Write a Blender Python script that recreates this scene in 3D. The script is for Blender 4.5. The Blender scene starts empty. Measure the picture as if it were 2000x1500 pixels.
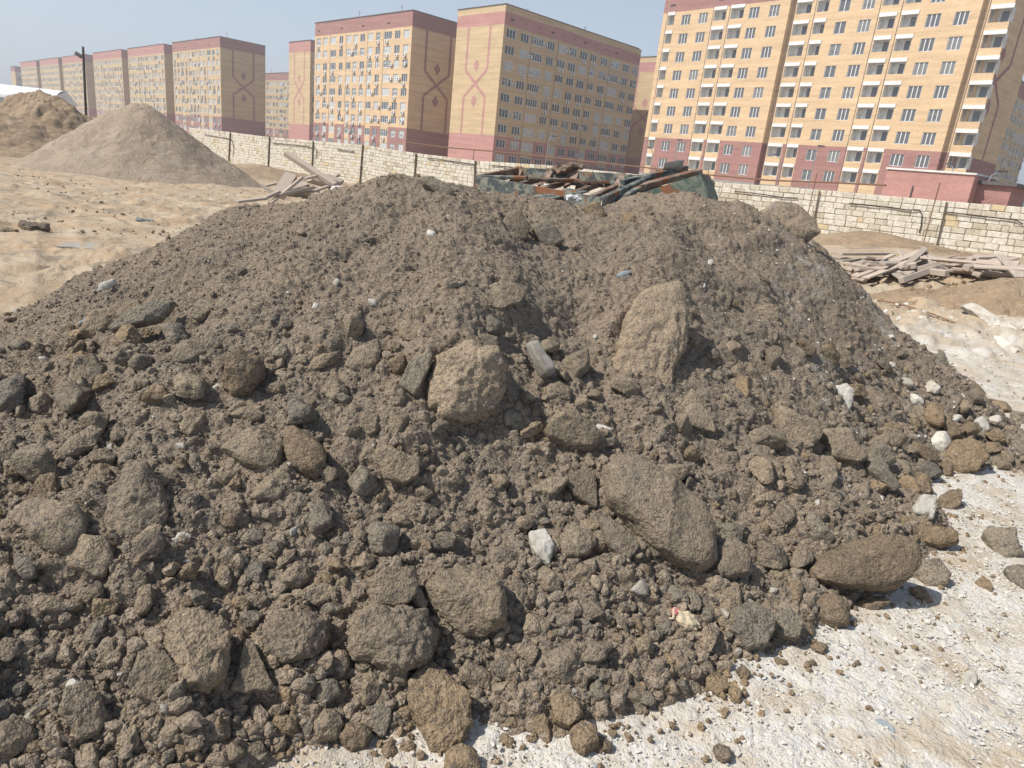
import bpy, bmesh, math, random
import numpy as np
from math import radians, sin, cos, pi
from mathutils import Vector, Matrix

S = bpy.context.scene
COL = S.collection
rng = np.random.default_rng(7)
random.seed(11)

# ------------------------------------------------------------------ camera
F, PITCH, ROLL = 1330.0, radians(17.4), radians(6.3)
cam = bpy.data.cameras.new('camera')
cam.sensor_width = 36.0
cam.lens = 36.0 * F / 2000.0
cam.clip_start = 0.05
cam.clip_end = 9000
camo = bpy.data.objects.new('camera', cam)
COL.objects.link(camo)
EYE = np.array([0, 0, 1.6])
M = Matrix.Rotation(pi / 2 - PITCH, 4, 'X') @ Matrix.Rotation(ROLL, 4, 'Z')
M.translation = Vector(EYE)
camo.matrix_world = M
S.camera = camo
RM = np.array(M.to_3x3())

# ------------------------------------------------------------------ light
SUN_EL, SUN_AZ = radians(50), math.atan2(-0.95, -0.31)     # azimuth from +Y towards +X
sx, sy = sin(SUN_AZ) * cos(SUN_EL), cos(SUN_AZ) * cos(SUN_EL)
w = bpy.data.worlds.new('World')
S.world = w
w.use_nodes = True
nt = w.node_tree
bg = nt.nodes['Background']
sky = nt.nodes.new('ShaderNodeTexSky')
sky.sky_type = 'NISHITA'
sky.sun_disc = False
sky.sun_elevation = SUN_EL
sky.sun_rotation = SUN_AZ
sky.air_density = 1.0
sky.dust_density = 0.9
sky.ozone_density = 1.2
# pale dusty air low over the horizon
tc = nt.nodes.new('ShaderNodeTexCoord'); sp_ = nt.nodes.new('ShaderNodeSeparateXYZ'); nt.links.new(tc.outputs['Generated'], sp_.inputs[0])
rp_ = nt.nodes.new('ShaderNodeValToRGB'); rp_.color_ramp.elements[0].position = 0.0; rp_.color_ramp.elements[0].color = (.8, .8, .8, 1)
rp_.color_ramp.elements[1].position = 0.75; rp_.color_ramp.elements[1].color = (0, 0, 0, 1)
nt.links.new(sp_.outputs[2], rp_.inputs[0])
mx_ = nt.nodes.new('ShaderNodeMix'); mx_.data_type = 'RGBA'; mx_.inputs[7].default_value = (6.0, 6.7, 7.6, 1)
nt.links.new(rp_.outputs[0], mx_.inputs[0]); nt.links.new(sky.outputs[0], mx_.inputs[6]); nt.links.new(mx_.outputs[2], bg.inputs[0])
bg.inputs[1].default_value = 0.1
sl = bpy.data.lights.new('sun', 'SUN')
sl.energy = 5.0
sl.angle = radians(0.6)
sl.color = (1.0, 0.95, 0.87)
so = bpy.data.objects.new('sun', sl)
COL.objects.link(so)
so.rotation_euler = Vector((sx, sy, sin(SUN_EL))).to_track_quat('Z', 'Y').to_euler()
S.view_settings.view_transform = 'Standard'
S.view_settings.look = 'None'
S.view_settings.gamma = 1.0
S.view_settings.exposure = 0.22


def ray(x, y):
    return RM @ np.array([(x - 1000) / F, -(y - 750) / F, -1.0])


def atz(x, y, z):
    d = ray(x, y)
    return EYE + d * ((z - EYE[2]) / d[2])


def atY(x, y, Y):
    d = ray(x, y)
    return EYE + d * (Y / d[1])


def proj(P):
    c = RM.T @ (np.asarray(P, float) - EYE)
    return 1000 + F * c[0] / -c[2], 750 - F * c[1] / -c[2]


# ------------------------------------------------------------------ noise
def _h(ix, iy, iz, s):
    h = (ix.astype(np.uint32) * np.uint32(374761393) + iy.astype(np.uint32) * np.uint32(668265263)
         + iz.astype(np.uint32) * np.uint32(2246822519) + np.uint32((s * 3266489917) & 0xffffffff))
    h = (h ^ (h >> np.uint32(13))) * np.uint32(1274126177)
    h = (h ^ (h >> np.uint32(16))) * np.uint32(2654435769)
    h ^= h >> np.uint32(15)
    return h.astype(np.float32) / np.float32(4294967295)


def vn(x, y, z=None, s=0):
    z = np.zeros_like(x) if z is None else z
    X, Y, Z = np.floor(x), np.floor(y), np.floor(z)
    fx, fy, fz = x - X, y - Y, z - Z
    X, Y, Z = X.astype(np.int64), Y.astype(np.int64), Z.astype(np.int64)
    fx, fy, fz = [f * f * (3 - 2 * f) for f in (fx, fy, fz)]
    flat = not Z.any() and not fz.any()
    r = 0
    for dz in ((0,) if flat else (0, 1)):
        wz = 1 if flat else (fz if dz else 1 - fz)
        for dy in (0, 1):
            wy = fy if dy else 1 - fy
            for dx in (0, 1):
                r = r + _h(X + dx, Y + dy, Z + dz, s) * (fx if dx else 1 - fx) * wy * wz
    return r * 2 - 1


def fbm(x, y, z=None, f=1.0, o=4, s=0, g=0.5):
    r = 0; a = 1.0
    for k in range(o):
        r = r + a * vn(x * f + 17.3 * k, y * f - 9.1 * k, None if z is None else z * f + 5.7 * k, s + k)
        f *= 2.03; a *= g
    return r


def caps(x, y, size, s, fill=0.75):
    """height of pebble-like caps scattered on a jittered lattice"""
    x = x / size; y = y / size
    X, Y = np.floor(x), np.floor(y)
    out = np.zeros_like(x)
    z0 = np.zeros_like(X).astype(np.int64)
    for dy in (-1, 0, 1):
        for dx in (-1, 0, 1):
            cx, cy = (X + dx).astype(np.int64), (Y + dy).astype(np.int64)
            a = _h(cx, cy, z0, s); b = _h(cx, cy, z0, s + 1); c = _h(cx, cy, z0, s + 2); e = _h(cx, cy, z0, s + 3)
            px, py = X + dx + a - x, Y + dy + b - y
            th = c * 6.283
            u, v = px * np.cos(th) + py * np.sin(th), -px * np.sin(th) + py * np.cos(th)
            r = 0.25 + 0.5 * e
            d2 = (u / r) ** 2 + (v / (r * (0.55 + 0.4 * a))) ** 2
            hgt = np.sqrt(np.clip(1 - d2, 0, 1)) * r * (0.5 + 0.5 * b)
            hgt = np.where(c < fill, hgt, 0)
            out = np.maximum(out, hgt)
    return out * size


def ss(a, b, x):
    t = np.clip((x - a) / (b - a), 0, 1)
    return t * t * (3 - 2 * t)


# ------------------------------------------------------------------ wall line and terrain
WA = np.array([19.4, 15.9])          # wall, right (near) end
dA = np.array([-0.7191, 0.6949])     # the long facades and the wall run this way
dB = np.array([0.699, 0.7151])
nA = np.array([-0.695, -0.719])


def walld(x, y):
    """signed distance in front of the stone wall"""
    return (x - WALL0[0]) * nA[0] + (y - WALL0[1]) * nA[1]


def elev_pt(px, py0, py1, hgt):
    """point where a vertical of height hgt spans py0..py1"""
    a, b = ray(*py0), ray(*py1)
    ta, tb = a[2] / np.hypot(a[0], a[1]), b[2] / np.hypot(b[0], b[1])
    D = hgt / (ta - tb)
    n = np.array([a[0] + b[0], a[1] + b[1]]); n /= np.linalg.norm(n)
    return n * D, 1.6 + D * ta, 1.6 + D * tb


pl, zl, bl = elev_pt(0, (526, 268), (525, 330), 2.4)
pr, zr, br = elev_pt(0, (2004, 405), (1990, 505), 1.54)
WALL0 = pl.copy()
print('wall', pl, zl, bl, pr, zr, br)


def G(x, y):
    """base ground"""
    x = np.asarray(x, float); y = np.asarray(y, float)
    g = -0.42 * ss(12, 36, y + 0.3 * np.maximum(-x, 0))
    g = g + 0.8 * ss(2, 10.5, x) * ss(7.5, 14, y) * (1 - ss(28, 45, y))
    g = g + 0.28 * np.exp(-((x - 8.3) / 2.6) ** 2 - ((y - 9.8) / 1.3) ** 2)
    g = g + 0.22 * np.exp(-((x - 10.5) / 2.6) ** 2 - ((y - 12.3) / .9) ** 2)
    return g


# pile control points: (px, py, Y) on its skyline
RIDGE = [(-260, 730, 3.1), (0, 655, 3.5), (60, 612, 3.6), (130, 572, 3.75), (235, 545, 4.0), (300, 500, 4.1), (380, 443, 4.3), (470, 398, 4.5), (560, 390, 4.5),
         (640, 368, 4.5), (700, 352, 4.4), (800, 343, 4.35), (900, 352, 4.5), (950, 363, 4.7), (1060, 388, 5.0), (1130, 400, 5.3), (1200, 388, 5.8),
         (1260, 372, 6.2), (1380, 387, 6.4), (1480, 407, 6.4), (1560, 440, 6.3), (1600, 478, 6.2), (1640, 512, 6.1), (1700, 572, 6.0), (1760, 642, 5.8),
         (1850, 712, 5.55), (1900, 757, 5.35), (1960, 808, 5.15), (2020, 862, 5.0), (2150, 930, 4.9)]
FOOT = [(2150, 960), (2000, 925), (1840, 930), (1865, 1050), (1770, 1098), (1640, 1215), (1540, 1262), (1430, 1305), (1300, 1385), (1200, 1400),
        (1080, 1435), (940, 1425), (830, 1432), (700, 1455), (540, 1475), (400, 1560), (200, 1640), (0, 1750), (-300, 1900)]
cp = []
for q in RIDGE:
    P = atY(*q); cp.append((P[0], P[1], P[2] - 0.055))
    n = len(cp)
for q in FOOT:
    P = atz(q[0], q[1], 0); cp.append((P[0], P[1], -0.02)); cp.append((P[0] + 0.25 * (P[0] / 4), P[1] - 0.45, -0.22))
for q in RIDGE:
    P = atY(*q); b = 0.9 + 1.35 * P[2]
    cp.append((P[0] * 1.08, P[1] + b, -0.15)); cp.append((P[0] * 1.08, P[1] + b + 1.0, -0.6))
# inner shaping: (px, py, Y): spur of the left mound, hollow, spur of the right mound
cp += [(-3.4, 1.6, .25), (-3.6, 2.4, .33), (-5.2, 2.0, .02), (-5.6, 3.4, -.1)]
cp = np.array(cp)


def tps(P, V, lam=0.01):
    n = len(P)
    d = np.hypot(P[:, None, 0] - P[None, :, 0], P[:, None, 1] - P[None, :, 1])
    K = d ** 2 * np.log(d + 1e-9) + lam * np.eye(n)
    A = np.zeros((n + 3, n + 3))
    A[:n, :n] = K; A[:n, n] = 1; A[:n, n + 1:] = P; A[n, :n] = 1; A[n + 1:, :n] = P.T
    return np.linalg.solve(A, np.append(V, [0, 0, 0]))


CW = tps(cp[:, :2], cp[:, 2])
_gx = np.linspace(-7, 9, 330); _gy = np.linspace(0.4, 10.5, 220)
_XX, _YY = np.meshgrid(_gx, _gy)
_f = _XX * 0 + CW[-3] + CW[-2] * _XX + CW[-1] * _YY
for (a, b, c), wgt in zip(cp, CW):
    d = np.hypot(_XX - a, _YY - b); _f = _f + wgt * d * d * np.log(d + 1e-9)


def bump(px, py, Y, amp, rx, ry, rot=0):
    P = atY(px, py, Y)
    u = (_XX - P[0]) * cos(rot) + (_YY - P[1]) * sin(rot); v = -(_XX - P[0]) * sin(rot) + (_YY - P[1]) * cos(rot)
    return amp * np.exp(-(u / rx) ** 2 - (v / ry) ** 2)


_f = _f + bump(880, 650, 3.0, 0.12, 0.22, 0.75, -0.12) + bump(1090, 560, 4.1, -0.13, 0.42, 0.7) \
    + bump(1270, 640, 4.2, 0.13, 0.3, 0.7, -0.1) + bump(1150, 800, 3.1, -0.06, 0.3, 0.5)
_f = _f + 0.028 * fbm(_XX, _YY, f=1.3, o=3, s=31)


def _bil(T, x, y):
    u = np.clip((np.asarray(x, float) - _gx[0]) / (_gx[1] - _gx[0]), 0, len(_gx) - 1.001)
    v = np.clip((np.asarray(y, float) - _gy[0]) / (_gy[1] - _gy[0]), 0, len(_gy) - 1.001)
    i, j = u.astype(int), v.astype(int); fu, fv = u - i, v - j
    return T[j, i] * (1 - fu) * (1 - fv) + T[j, i + 1] * fu * (1 - fv) + T[j + 1, i] * (1 - fu) * fv + T[j + 1, i + 1] * fu * fv


def PILE(x, y):
    return _bil(_f, x, y)


def H(x, y):
    x = np.asarray(x, float); y = np.asarray(y, float)
    ins = (x > -6.8) & (x < 8.8) & (y > 0.45) & (y < 10.3)
    return np.where(ins, np.maximum(G(x, y), PILE(x, y)), G(x, y))


def hit(px, py):
    d = ray(px, py)
    t = np.concatenate([np.linspace(0.8, 9, 1600), np.linspace(9, 120, 1500)])
    P = EYE[None] + d[None] * t[:, None]
    below = np.nonzero(P[:, 2] < H(P[:, 0], P[:, 1]))[0]
    if len(below) == 0:
        return None
    return P[below[0]]


def hnorm(x, y, e=0.06):
    n = np.array([-(H(x + e, y) - H(x - e, y)) / (2 * e), -(H(x, y + e) - H(x, y - e)) / (2 * e), 1.0])
    return n / np.linalg.norm(n)


# ------------------------------------------------------------------ object helpers
def mkmesh(name, V, Fc, mats, smooth=True, mi=None, tint=None):
    V = np.ascontiguousarray(V, np.float32); Fc = np.ascontiguousarray(Fc, np.int32)
    me = bpy.data.meshes.new(name)
    k = Fc.shape[1]
    me.vertices.add(len(V)); me.vertices.foreach_set('co', V.ravel())
    me.loops.add(Fc.size); me.loops.foreach_set('vertex_index', Fc.ravel())
    me.polygons.add(len(Fc))
    me.polygons.foreach_set('loop_start', np.arange(0, Fc.size, k, dtype=np.int32))
    me.polygons.foreach_set('use_smooth', np.full(len(Fc), smooth))
    for m in (mats if isinstance(mats, (list, tuple)) else [mats]):
        me.materials.append(m)
    if mi is not None:
        me.polygons.foreach_set('material_index', np.ascontiguousarray(mi, np.int32))
    if tint is not None:
        a = me.attributes.new('tint', 'FLOAT', 'POINT')
        a.data.foreach_set('value', np.ascontiguousarray(tint, np.float32))
    me.update(calc_edges=True)
    return me


def link(name, me, parent=None, loc=None, rot=None):
    o = bpy.data.objects.new(name, me)
    COL.objects.link(o)
    if parent: o.parent = parent
    if loc is not None: o.location = loc
    if rot is not None: o.rotation_euler = rot
    return o


def tag(o, label, cat, group=None, kind=None):
    if label: o['label'] = label
    if cat: o['category'] = cat
    if group: o['group'] = group
    if kind: o['kind'] = kind
    return o


class MB:
    """collects quads/polys into one mesh"""
    def __init__(s): s.v = []; s.f = []; s.m = []
    def quad(s, a, b, c, d, m=0):
        n = len(s.v); s.v += [tuple(a), tuple(b), tuple(c), tuple(d)]; s.f.append((n, n + 1, n + 2, n + 3)); s.m.append(m)
    def box(s, x0, x1, y0, y1, z0, z1, m=0, T=None):
        p = [(x, y, z) for z in (z0, z1) for y in (y0, y1) for x in (x0, x1)]
        if T is not None: p = [tuple(T @ Vector(q)) for q in p]
        n = len(s.v); s.v += p
        for f in ((0, 2, 3, 1), (4, 5, 7, 6), (0, 1, 5, 4), (2, 6, 7, 3), (0, 4, 6, 2), (1, 3, 7, 5)):
            s.f.append(tuple(n + i for i in f)); s.m.append(m)
    def tube(s, pts, r, seg=8, m=0):
        pts = [Vector(p) for p in pts]; rings = []
        for i, p in enumerate(pts):
            t = (pts[min(i + 1, len(pts) - 1)] - pts[max(i - 1, 0)]).normalized()
            a = t.orthogonal().normalized() if i == 0 else (a - t * a.dot(t)).normalized()
            b = t.cross(a); n = len(s.v); rr = r[i] if isinstance(r, (list, tuple)) else r
            for k in range(seg):
                q = p + (a * cos(2 * pi * k / seg) + b * sin(2 * pi * k / seg)) * rr
                s.v.append(tuple(q))
            rings.append(n)
        for i in range(len(rings) - 1):
            for k in range(seg):
                s.f.append((rings[i] + k, rings[i] + (k + 1) % seg, rings[i + 1] + (k + 1) % seg, rings[i + 1] + k)); s.m.append(m)
        s.f.append(tuple(rings[0] + k for k in reversed(range(seg)))); s.m.append(m)
        s.f.append(tuple(rings[-1] + k for k in range(seg))); s.m.append(m)
    def mesh(s, name, mats, smooth=False, bevel=0):
        me = bpy.data.meshes.new(name)
        me.from_pydata(s.v, [], s.f)
        for m in (mats if isinstance(mats, (list, tuple)) else [mats]): me.materials.append(m)
        me.polygons.foreach_set('material_index', s.m)
        if bevel:
            bm = bmesh.new(); bm.from_mesh(me)
            bmesh.ops.bevel(bm, geom=bm.edges[:], offset=bevel, segments=1, affect='EDGES')
            bm.to_mesh(me); bm.free()
        me.polygons.foreach_set('use_smooth', [smooth] * len(me.polygons))
        me.update()
        return me


# ------------------------------------------------------------------ materials
def mat(name):
    m = bpy.data.materials.new(name); m.use_nodes = True
    nt = m.node_tree; b = nt.nodes['Principled BSDF']
    b.inputs['Roughness'].default_value = 0.9
    b.inputs['Specular IOR Level'].default_value = 0.25
    return m, nt, b


class NT:
    def __init__(s, nt): s.nt = nt; s.n = nt.nodes; s.l = nt.links
    def coord(s, kind='Object'):
        if kind == 'Position':
            return s.n.new('ShaderNodeNewGeometry').outputs['Position']
        return s.n.new('ShaderNodeTexCoord').outputs[kind]
    def noise(s, vec, scale, detail=4, rough=0.55, dist=0):
        t = s.n.new('ShaderNodeTexNoise'); t.inputs['Scale'].default_value = scale; t.inputs['Detail'].default_value = detail
        t.inputs['Roughness'].default_value = rough; t.inputs['Distortion'].default_value = dist
        s.l.new(vec, t.inputs['Vector']); return t.outputs['Fac']
    def vor(s, vec, scale, feature='F1', out='Distance', rand=1.0):
        t = s.n.new('ShaderNodeTexVoronoi'); t.feature = feature; t.inputs['Scale'].default_value = scale
        t.inputs['Randomness'].default_value = rand
        s.l.new(vec, t.inputs['Vector']); return t.outputs[out]
    def ramp(s, fac, stops, interp='LINEAR'):
        r = s.n.new('ShaderNodeValToRGB'); r.color_ramp.interpolation = interp
        e = r.color_ramp.elements
        while len(e) < len(stops): e.new(0.5)
        for i, (p, c) in enumerate(stops):
            e[i].position = p; e[i].color = (*c, 1) if isinstance(c, tuple) else (c, c, c, 1)
        s.l.new(fac, r.inputs[0]); return r.outputs[0]
    def mix(s, a, b, fac, mode='MIX'):
        x = s.n.new('ShaderNodeMix'); x.data_type = 'RGBA'; x.blend_type = mode
        for v, i in ((a, 6), (b, 7), (fac, 0)):
            if isinstance(v, tuple): x.inputs[i].default_value = (*v, 1)
            elif isinstance(v, (int, float)): x.inputs[i].default_value = v
            else: s.l.new(v, x.inputs[i])
        return x.outputs[2]
    def math(s, op, a, b=0.0, c=None):
        x = s.n.new('ShaderNodeMath'); x.operation = op
        for v, i in ((a, 0), (b, 1), (c, 2)):
            if v is None: continue
            if isinstance(v, (int, float)): x.inputs[i].default_value = v
            else: s.l.new(v, x.inputs[i])
        return x.outputs[0]
    def bump(s, h, strength, dist, normal=None):
        b = s.n.new('ShaderNodeBump'); b.inputs['Strength'].default_value = strength; b.inputs['Distance'].default_value = dist
        s.l.new(h, b.inputs['Height'])
        if normal is not None: s.l.new(normal, b.inputs['Normal'])
        return b.outputs[0]
    def attr(s, name, out='Fac'):
        a = s.n.new('ShaderNodeAttribute'); a.attribute_name = name; return a.outputs[out]
    def rand(s):
        return s.n.new('ShaderNodeObjectInfo').outputs['Random']
    def sep(s, vec):
        x = s.n.new('ShaderNodeSeparateXYZ'); s.l.new(vec, x.inputs[0]); return x.outputs


def dirt_mat(name, c1, c2, c3, spec=0.0, wet=0.0, chips=0.0):
    """granular soil: three soil tones, grain and fine bumps; position space so that touching pieces agree"""
    m, nt, b = mat(name); t = NT(nt); P = t.coord('Position')
    big = t.noise(P, 1.7, 4, 0.6)
    mid = t.noise(P, 11, 5, 0.65)
    fine = t.noise(P, 90, 4, 0.7)
    grain = t.vor(P, 130)
    col = t.mix(c1, c2, t.ramp(mid, [(0.35, 0.0), (0.68, 1.0)]))
    col = t.mix(col, c3, t.ramp(big, [(0.42, 0.0), (0.7, 0.75)]))
    col = t.mix(col, t.mix((0.55, 0.55, 0.56), (1.35, 1.33, 1.3), t.ramp(fine, [(0.3, 0.0), (0.72, 1.0)])), 1.0, 'MULTIPLY')
    # individual grains of other colours
    vc = t.vor(P, 75, out='Color')
    sp = t.sep(vc)
    col = t.mix(col, (0.34, 0.3, 0.24), t.ramp(sp[0], [(0.965, 0.0), (0.985, 0.5)]))
    col = t.mix(col, (0.085, 0.08, 0.078), t.ramp(sp[1], [(0.945, 0.0), (0.96, 0.6)]))
    if chips:
        wn = t.noise(P, 2.2, 3, 0.6); sx_ = t.sep(P)
        zone = t.math('MULTIPLY', t.ramp(sx_[0], [(0.30, 0.0), (0.36, 1.0)]) if False else t.math('MULTIPLY', t.math('SUBTRACT', sx_[0], 0.9), 0.8), 1.0)
        zone = t.math('MINIMUM', t.math('MAXIMUM', zone, 0.0), 1.0)
        dust = t.math('MULTIPLY', t.ramp(wn, [(0.52, 0.0), (0.72, 0.75)]), zone)
        col = t.mix(col, (0.5, 0.48, 0.44), t.math('MULTIPLY', dust, t.ramp(mid, [(0.45, 0.0), (0.62, 1.0)])))
    tint = t.attr('tint')
    col = t.mix(col, t.mix((1, 1, 1), (1.55, 1.5, 1.42), tint), 1.0, 'MULTIPLY')
    col = t.mix(col, t.mix((0.8, 0.8, 0.82), (1.18, 1.14, 1.08), t.rand()), 1.0, 'MULTIPLY')
    nt.links.new(col, b.inputs['Base Color'])
    h = t.math('ADD', t.math('MULTIPLY', fine, 0.7), t.math('MULTIPLY', grain, -0.5))
    h = t.math('ADD', h, t.math('MULTIPLY', t.noise(P, 320, 2, 0.6), 0.3))
    n = t.bump(h, 0.9, 0.011)
    n = t.bump(mid, 0.7, 0.045, n)
    nt.links.new(n, b.inputs['Normal'])
    b.inputs['Roughness'].default_value = 0.95
    b.inputs['Specular IOR Level'].default_value = 0.12
    return m


M_DIRT = dirt_mat('dirt', (0.305, 0.250, 0.188), (0.248, 0.208, 0.160), (0.334, 0.264, 0.190), chips=1)
M_CLOD = dirt_mat('dirt_clods', (0.326, 0.272, 0.208), (0.265, 0.223, 0.172), (0.356, 0.283, 0.206))
M_ROCK = dirt_mat('dirt_coated_rock', (0.264, 0.222, 0.167), (0.219, 0.186, 0.144), (0.277, 0.222, 0.161))
M_TAN = dirt_mat('tan_rock', (0.264, 0.217, 0.160), (0.211, 0.177, 0.132), (0.275, 0.224, 0.159))
M_GREY = dirt_mat('grey_rock', (0.242, 0.215, 0.171), (0.183, 0.166, 0.136), (0.267, 0.229, 0.175))
M_BROWN = dirt_mat('brown_rock', (0.259, 0.202, 0.137), (0.206, 0.163, 0.115), (0.289, 0.217, 0.139))


def chalk_mat(name, c1, c2, c3):
    m, nt, b = mat(name); t = NT(nt); P = t.coord('Position')
    a = t.noise(P, 25, 5, 0.65); c = t.noise(P, 6, 3, 0.6)
    col = t.mix(c1, c2, t.ramp(a, [(0.35, 0.0), (0.65, 1.0)]))
    col = t.mix(col, c3, t.ramp(c, [(0.5, 0.0), (0.72, 0.8)]))
    col = t.mix(col, t.mix((0.75, 0.75, 0.74), (1.12, 1.12, 1.12), t.rand()), 1.0, 'MULTIPLY')
    nt.links.new(col, b.inputs['Base Color'])
    nt.links.new(t.bump(t.noise(P, 120, 5, 0.7), 0.7, 0.008), b.inputs['Normal'])
    return m


M_CHALK = chalk_mat('limestone', (0.58, 0.55, 0.49), (0.45, 0.42, 0.36), (0.32, 0.27, 0.2))
M_CHIP = chalk_mat('limestone_chips', (0.6, 0.58, 0.54), (0.5, 0.47, 0.42), (0.45, 0.38, 0.29))
M_BLUE = chalk_mat('slate', (0.27, 0.31, 0.32), (0.2, 0.235, 0.25), (0.33, 0.34, 0.32))
M_CONC = chalk_mat('concrete', (0.36, 0.34, 0.3), (0.27, 0.25, 0.22), (0.22, 0.19, 0.15))


def ground_mat():
    m, nt, b = mat('ground_gravel_and_sand'); t = NT(nt); P = t.coord('Position')
    s = t.sep(P)
    warp = t.noise(P, 0.55, 4, 0.6)
    w1 = t.math('MULTIPLY_ADD', warp, 2.6, -1.3)
    # white crushed limestone on the right and in front
    a = t.math('ADD', t.math('ADD', s[0], 1.1), w1)
    a = t.math('MINIMUM', t.math('MAXIMUM', t.math('MULTIPLY', a, 0.9), 0.0), 1.0)
    e = t.math('MINIMUM', t.math('MAXIMUM', t.math('MULTIPLY', t.math('SUBTRACT', t.math('ADD', 10.9, w1), s[1]), 0.5), 0.0), 1.0)
    white = t.math('MULTIPLY', a, e)
    n1 = t.noise(P, 3.2, 5, 0.62, 0.4); n2 = t.noise(P, 28, 5, 0.65); n3 = t.noise(P, 0.9, 4, 0.6)
    chips = t.vor(P, 42, out='Color'); cs = t.sep(chips)
    wc = t.mix((0.63, 0.595, 0.53), (0.52, 0.48, 0.41), n2)
    wc = t.mix(wc, (0.6, 0.58, 0.54), t.ramp(cs[0], [(0.6, 0.0), (0.7, 0.9)]))
    wc = t.mix(wc, (0.42, 0.33, 0.22), t.ramp(n1, [(0.46, 0.0), (0.64, 0.75)]))
    wc = t.mix(wc, (0.3, 0.3, 0.29), t.ramp(cs[1], [(0.965, 0.0), (0.98, 0.6)]))
    yy_ = t.math('MINIMUM', t.math('MAXIMUM', t.math('MULTIPLY', t.math('SUBTRACT', s[1], 5.0), .25), 0.0), 1.0)
    wc = t.mix(wc, (0.42, 0.345, 0.25), t.math('MULTIPLY', yy_, t.ramp(t.noise(P, 1.3, 5, .65), [(.38, 0.), (.62, .9)])))
    sc = t.mix((0.42, 0.31, 0.2), (0.35, 0.265, 0.175), t.ramp(n2, [(0.35, 0.0), (0.65, 1.0)]))
    sc = t.mix(sc, (0.44, 0.36, 0.26), t.ramp(n3, [(0.42, 0.0), (0.58, 0.95)]))
    dk = t.noise(P, 1.9, 6, 0.72, 1.2)
    sc = t.mix(sc, (0.21, 0.175, 0.13), t.ramp(dk, [(0.5, 0.0), (0.6, 0.75)]))
    sc = t.mix(sc, (0.47, 0.32, 0.19), t.ramp(t.noise(P, 0.8, 3, 0.5, 2), [(0.54, 0.0), (0.64, 0.5)]))
    nt.links.new(t.mix(sc, wc, white), b.inputs['Base Color'])
    h = t.math('ADD', t.math('MULTIPLY', t.vor(P, 55), -0.8), t.noise(P, 150, 3, 0.6))
    n = t.bump(h, 0.8, 0.008)
    n = t.bump(n2, 0.5, 0.03, n)
    n = t.bump(t.noise(P, 4, 6, 0.65), 0.3, 0.07, n)
    nt.links.new(n, b.inputs['Normal'])
    return m


M_GROUND = ground_mat()


def sand_mat(name, c1, c2, c3):
    m, nt, b = mat(name); t = NT(nt); P = t.coord('Position')
    n1 = t.noise(P, 2.0, 6, 0.68, 0.6); n2 = t.noise(P, 0.5, 4, 0.6); n3 = t.noise(P, 14, 5, 0.7)
    col = t.mix(c1, c2, t.ramp(n1, [(0.42, 0.0), (0.56, 1.0)]))
    col = t.mix(col, c3, t.ramp(n2, [(0.5, 0.0), (0.68, 0.8)]))
    col = t.mix(col, t.mix((0.72, 0.72, 0.72), (1.15, 1.15, 1.15), n3), 1.0, 'MULTIPLY')
    nt.links.new(col, b.inputs['Base Color'])
    n = t.bump(n3, 0.7, 0.08); n = t.bump(n1, 0.6, 0.25, n)
    nt.links.new(n, b.inputs['Normal'])
    return m


M_SAND = sand_mat('sand', (0.38, 0.3, 0.22), (0.32, 0.255, 0.19), (0.42, 0.345, 0.26))
M_SAND2 = sand_mat('orange_sand', (0.37, 0.27, 0.175), (0.3, 0.22, 0.145), (0.43, 0.33, 0.225))


def brick_mat(name, c1, c2, mort, rot=0.0):
    m, nt, b = mat(name); t = NT(nt); P = t.coord('Object')
    s = t.sep(P)
    cx = nt.nodes.new('ShaderNodeCombineXYZ')
    nt.links.new(t.math('ADD', s[0], s[1]), cx.inputs[0]); nt.links.new(s[2], cx.inputs[1])
    br = nt.nodes.new('ShaderNodeTexBrick')
    br.inputs['Scale'].default_value = 1.0; br.inputs['Brick Width'].default_value = 0.26; br.inputs['Row Height'].default_value = 0.1
    br.inputs['Mortar Size'].default_value = 0.008
    br.inputs['Color1'].default_value = (*c1, 1); br.inputs['Color2'].default_value = (*c2, 1); br.inputs['Mortar'].default_value = (*mort, 1)
    nt.links.new(cx.outputs[0], br.inputs['Vector'])
    # whole courses laid with slightly different batches
    st = nt.nodes.new('ShaderNodeCombineXYZ')
    nt.links.new(t.math('MULTIPLY', s[0], 0.12), st.inputs[0]); nt.links.new(t.math('MULTIPLY', s[1], 0.12), st.inputs[1]); nt.links.new(t.math('MULTIPLY', s[2], 1.6), st.inputs[2])
    v = t.noise(st.outputs[0], 1.0, 4, 0.65)
    v2 = t.noise(P, 0.35, 4, 0.6)
    col = t.mix(br.outputs[0], t.mix((0.84, 0.83, 0.8), (1.16, 1.14, 1.1), t.ramp(v, [(0.3, 0.0), (0.7, 1.0)])), 1.0, 'MULTIPLY')
    col = t.mix(col, t.mix((0.9, 0.9, 0.9), (1.08, 1.08, 1.08), v2), 1.0, 'MULTIPLY')
    nt.links.new(col, b.inputs['Base Color'])
    return m


M_YEL = brick_mat('yellow_brick', (0.5, 0.375, 0.225), (0.57, 0.44, 0.275), (0.5, 0.41, 0.3))
M_ORG = brick_mat('orange_brick', (0.58, 0.415, 0.255), (0.66, 0.49, 0.315), (0.56, 0.44, 0.31))
M_MAR = brick_mat('maroon_brick', (0.3, 0.15, 0.138), (0.365, 0.19, 0.175), (0.35, 0.25, 0.23))
M_PINK = brick_mat('rose_brick', (0.42, 0.205, 0.19), (0.48, 0.255, 0.235), (0.44, 0.31, 0.28))


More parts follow.
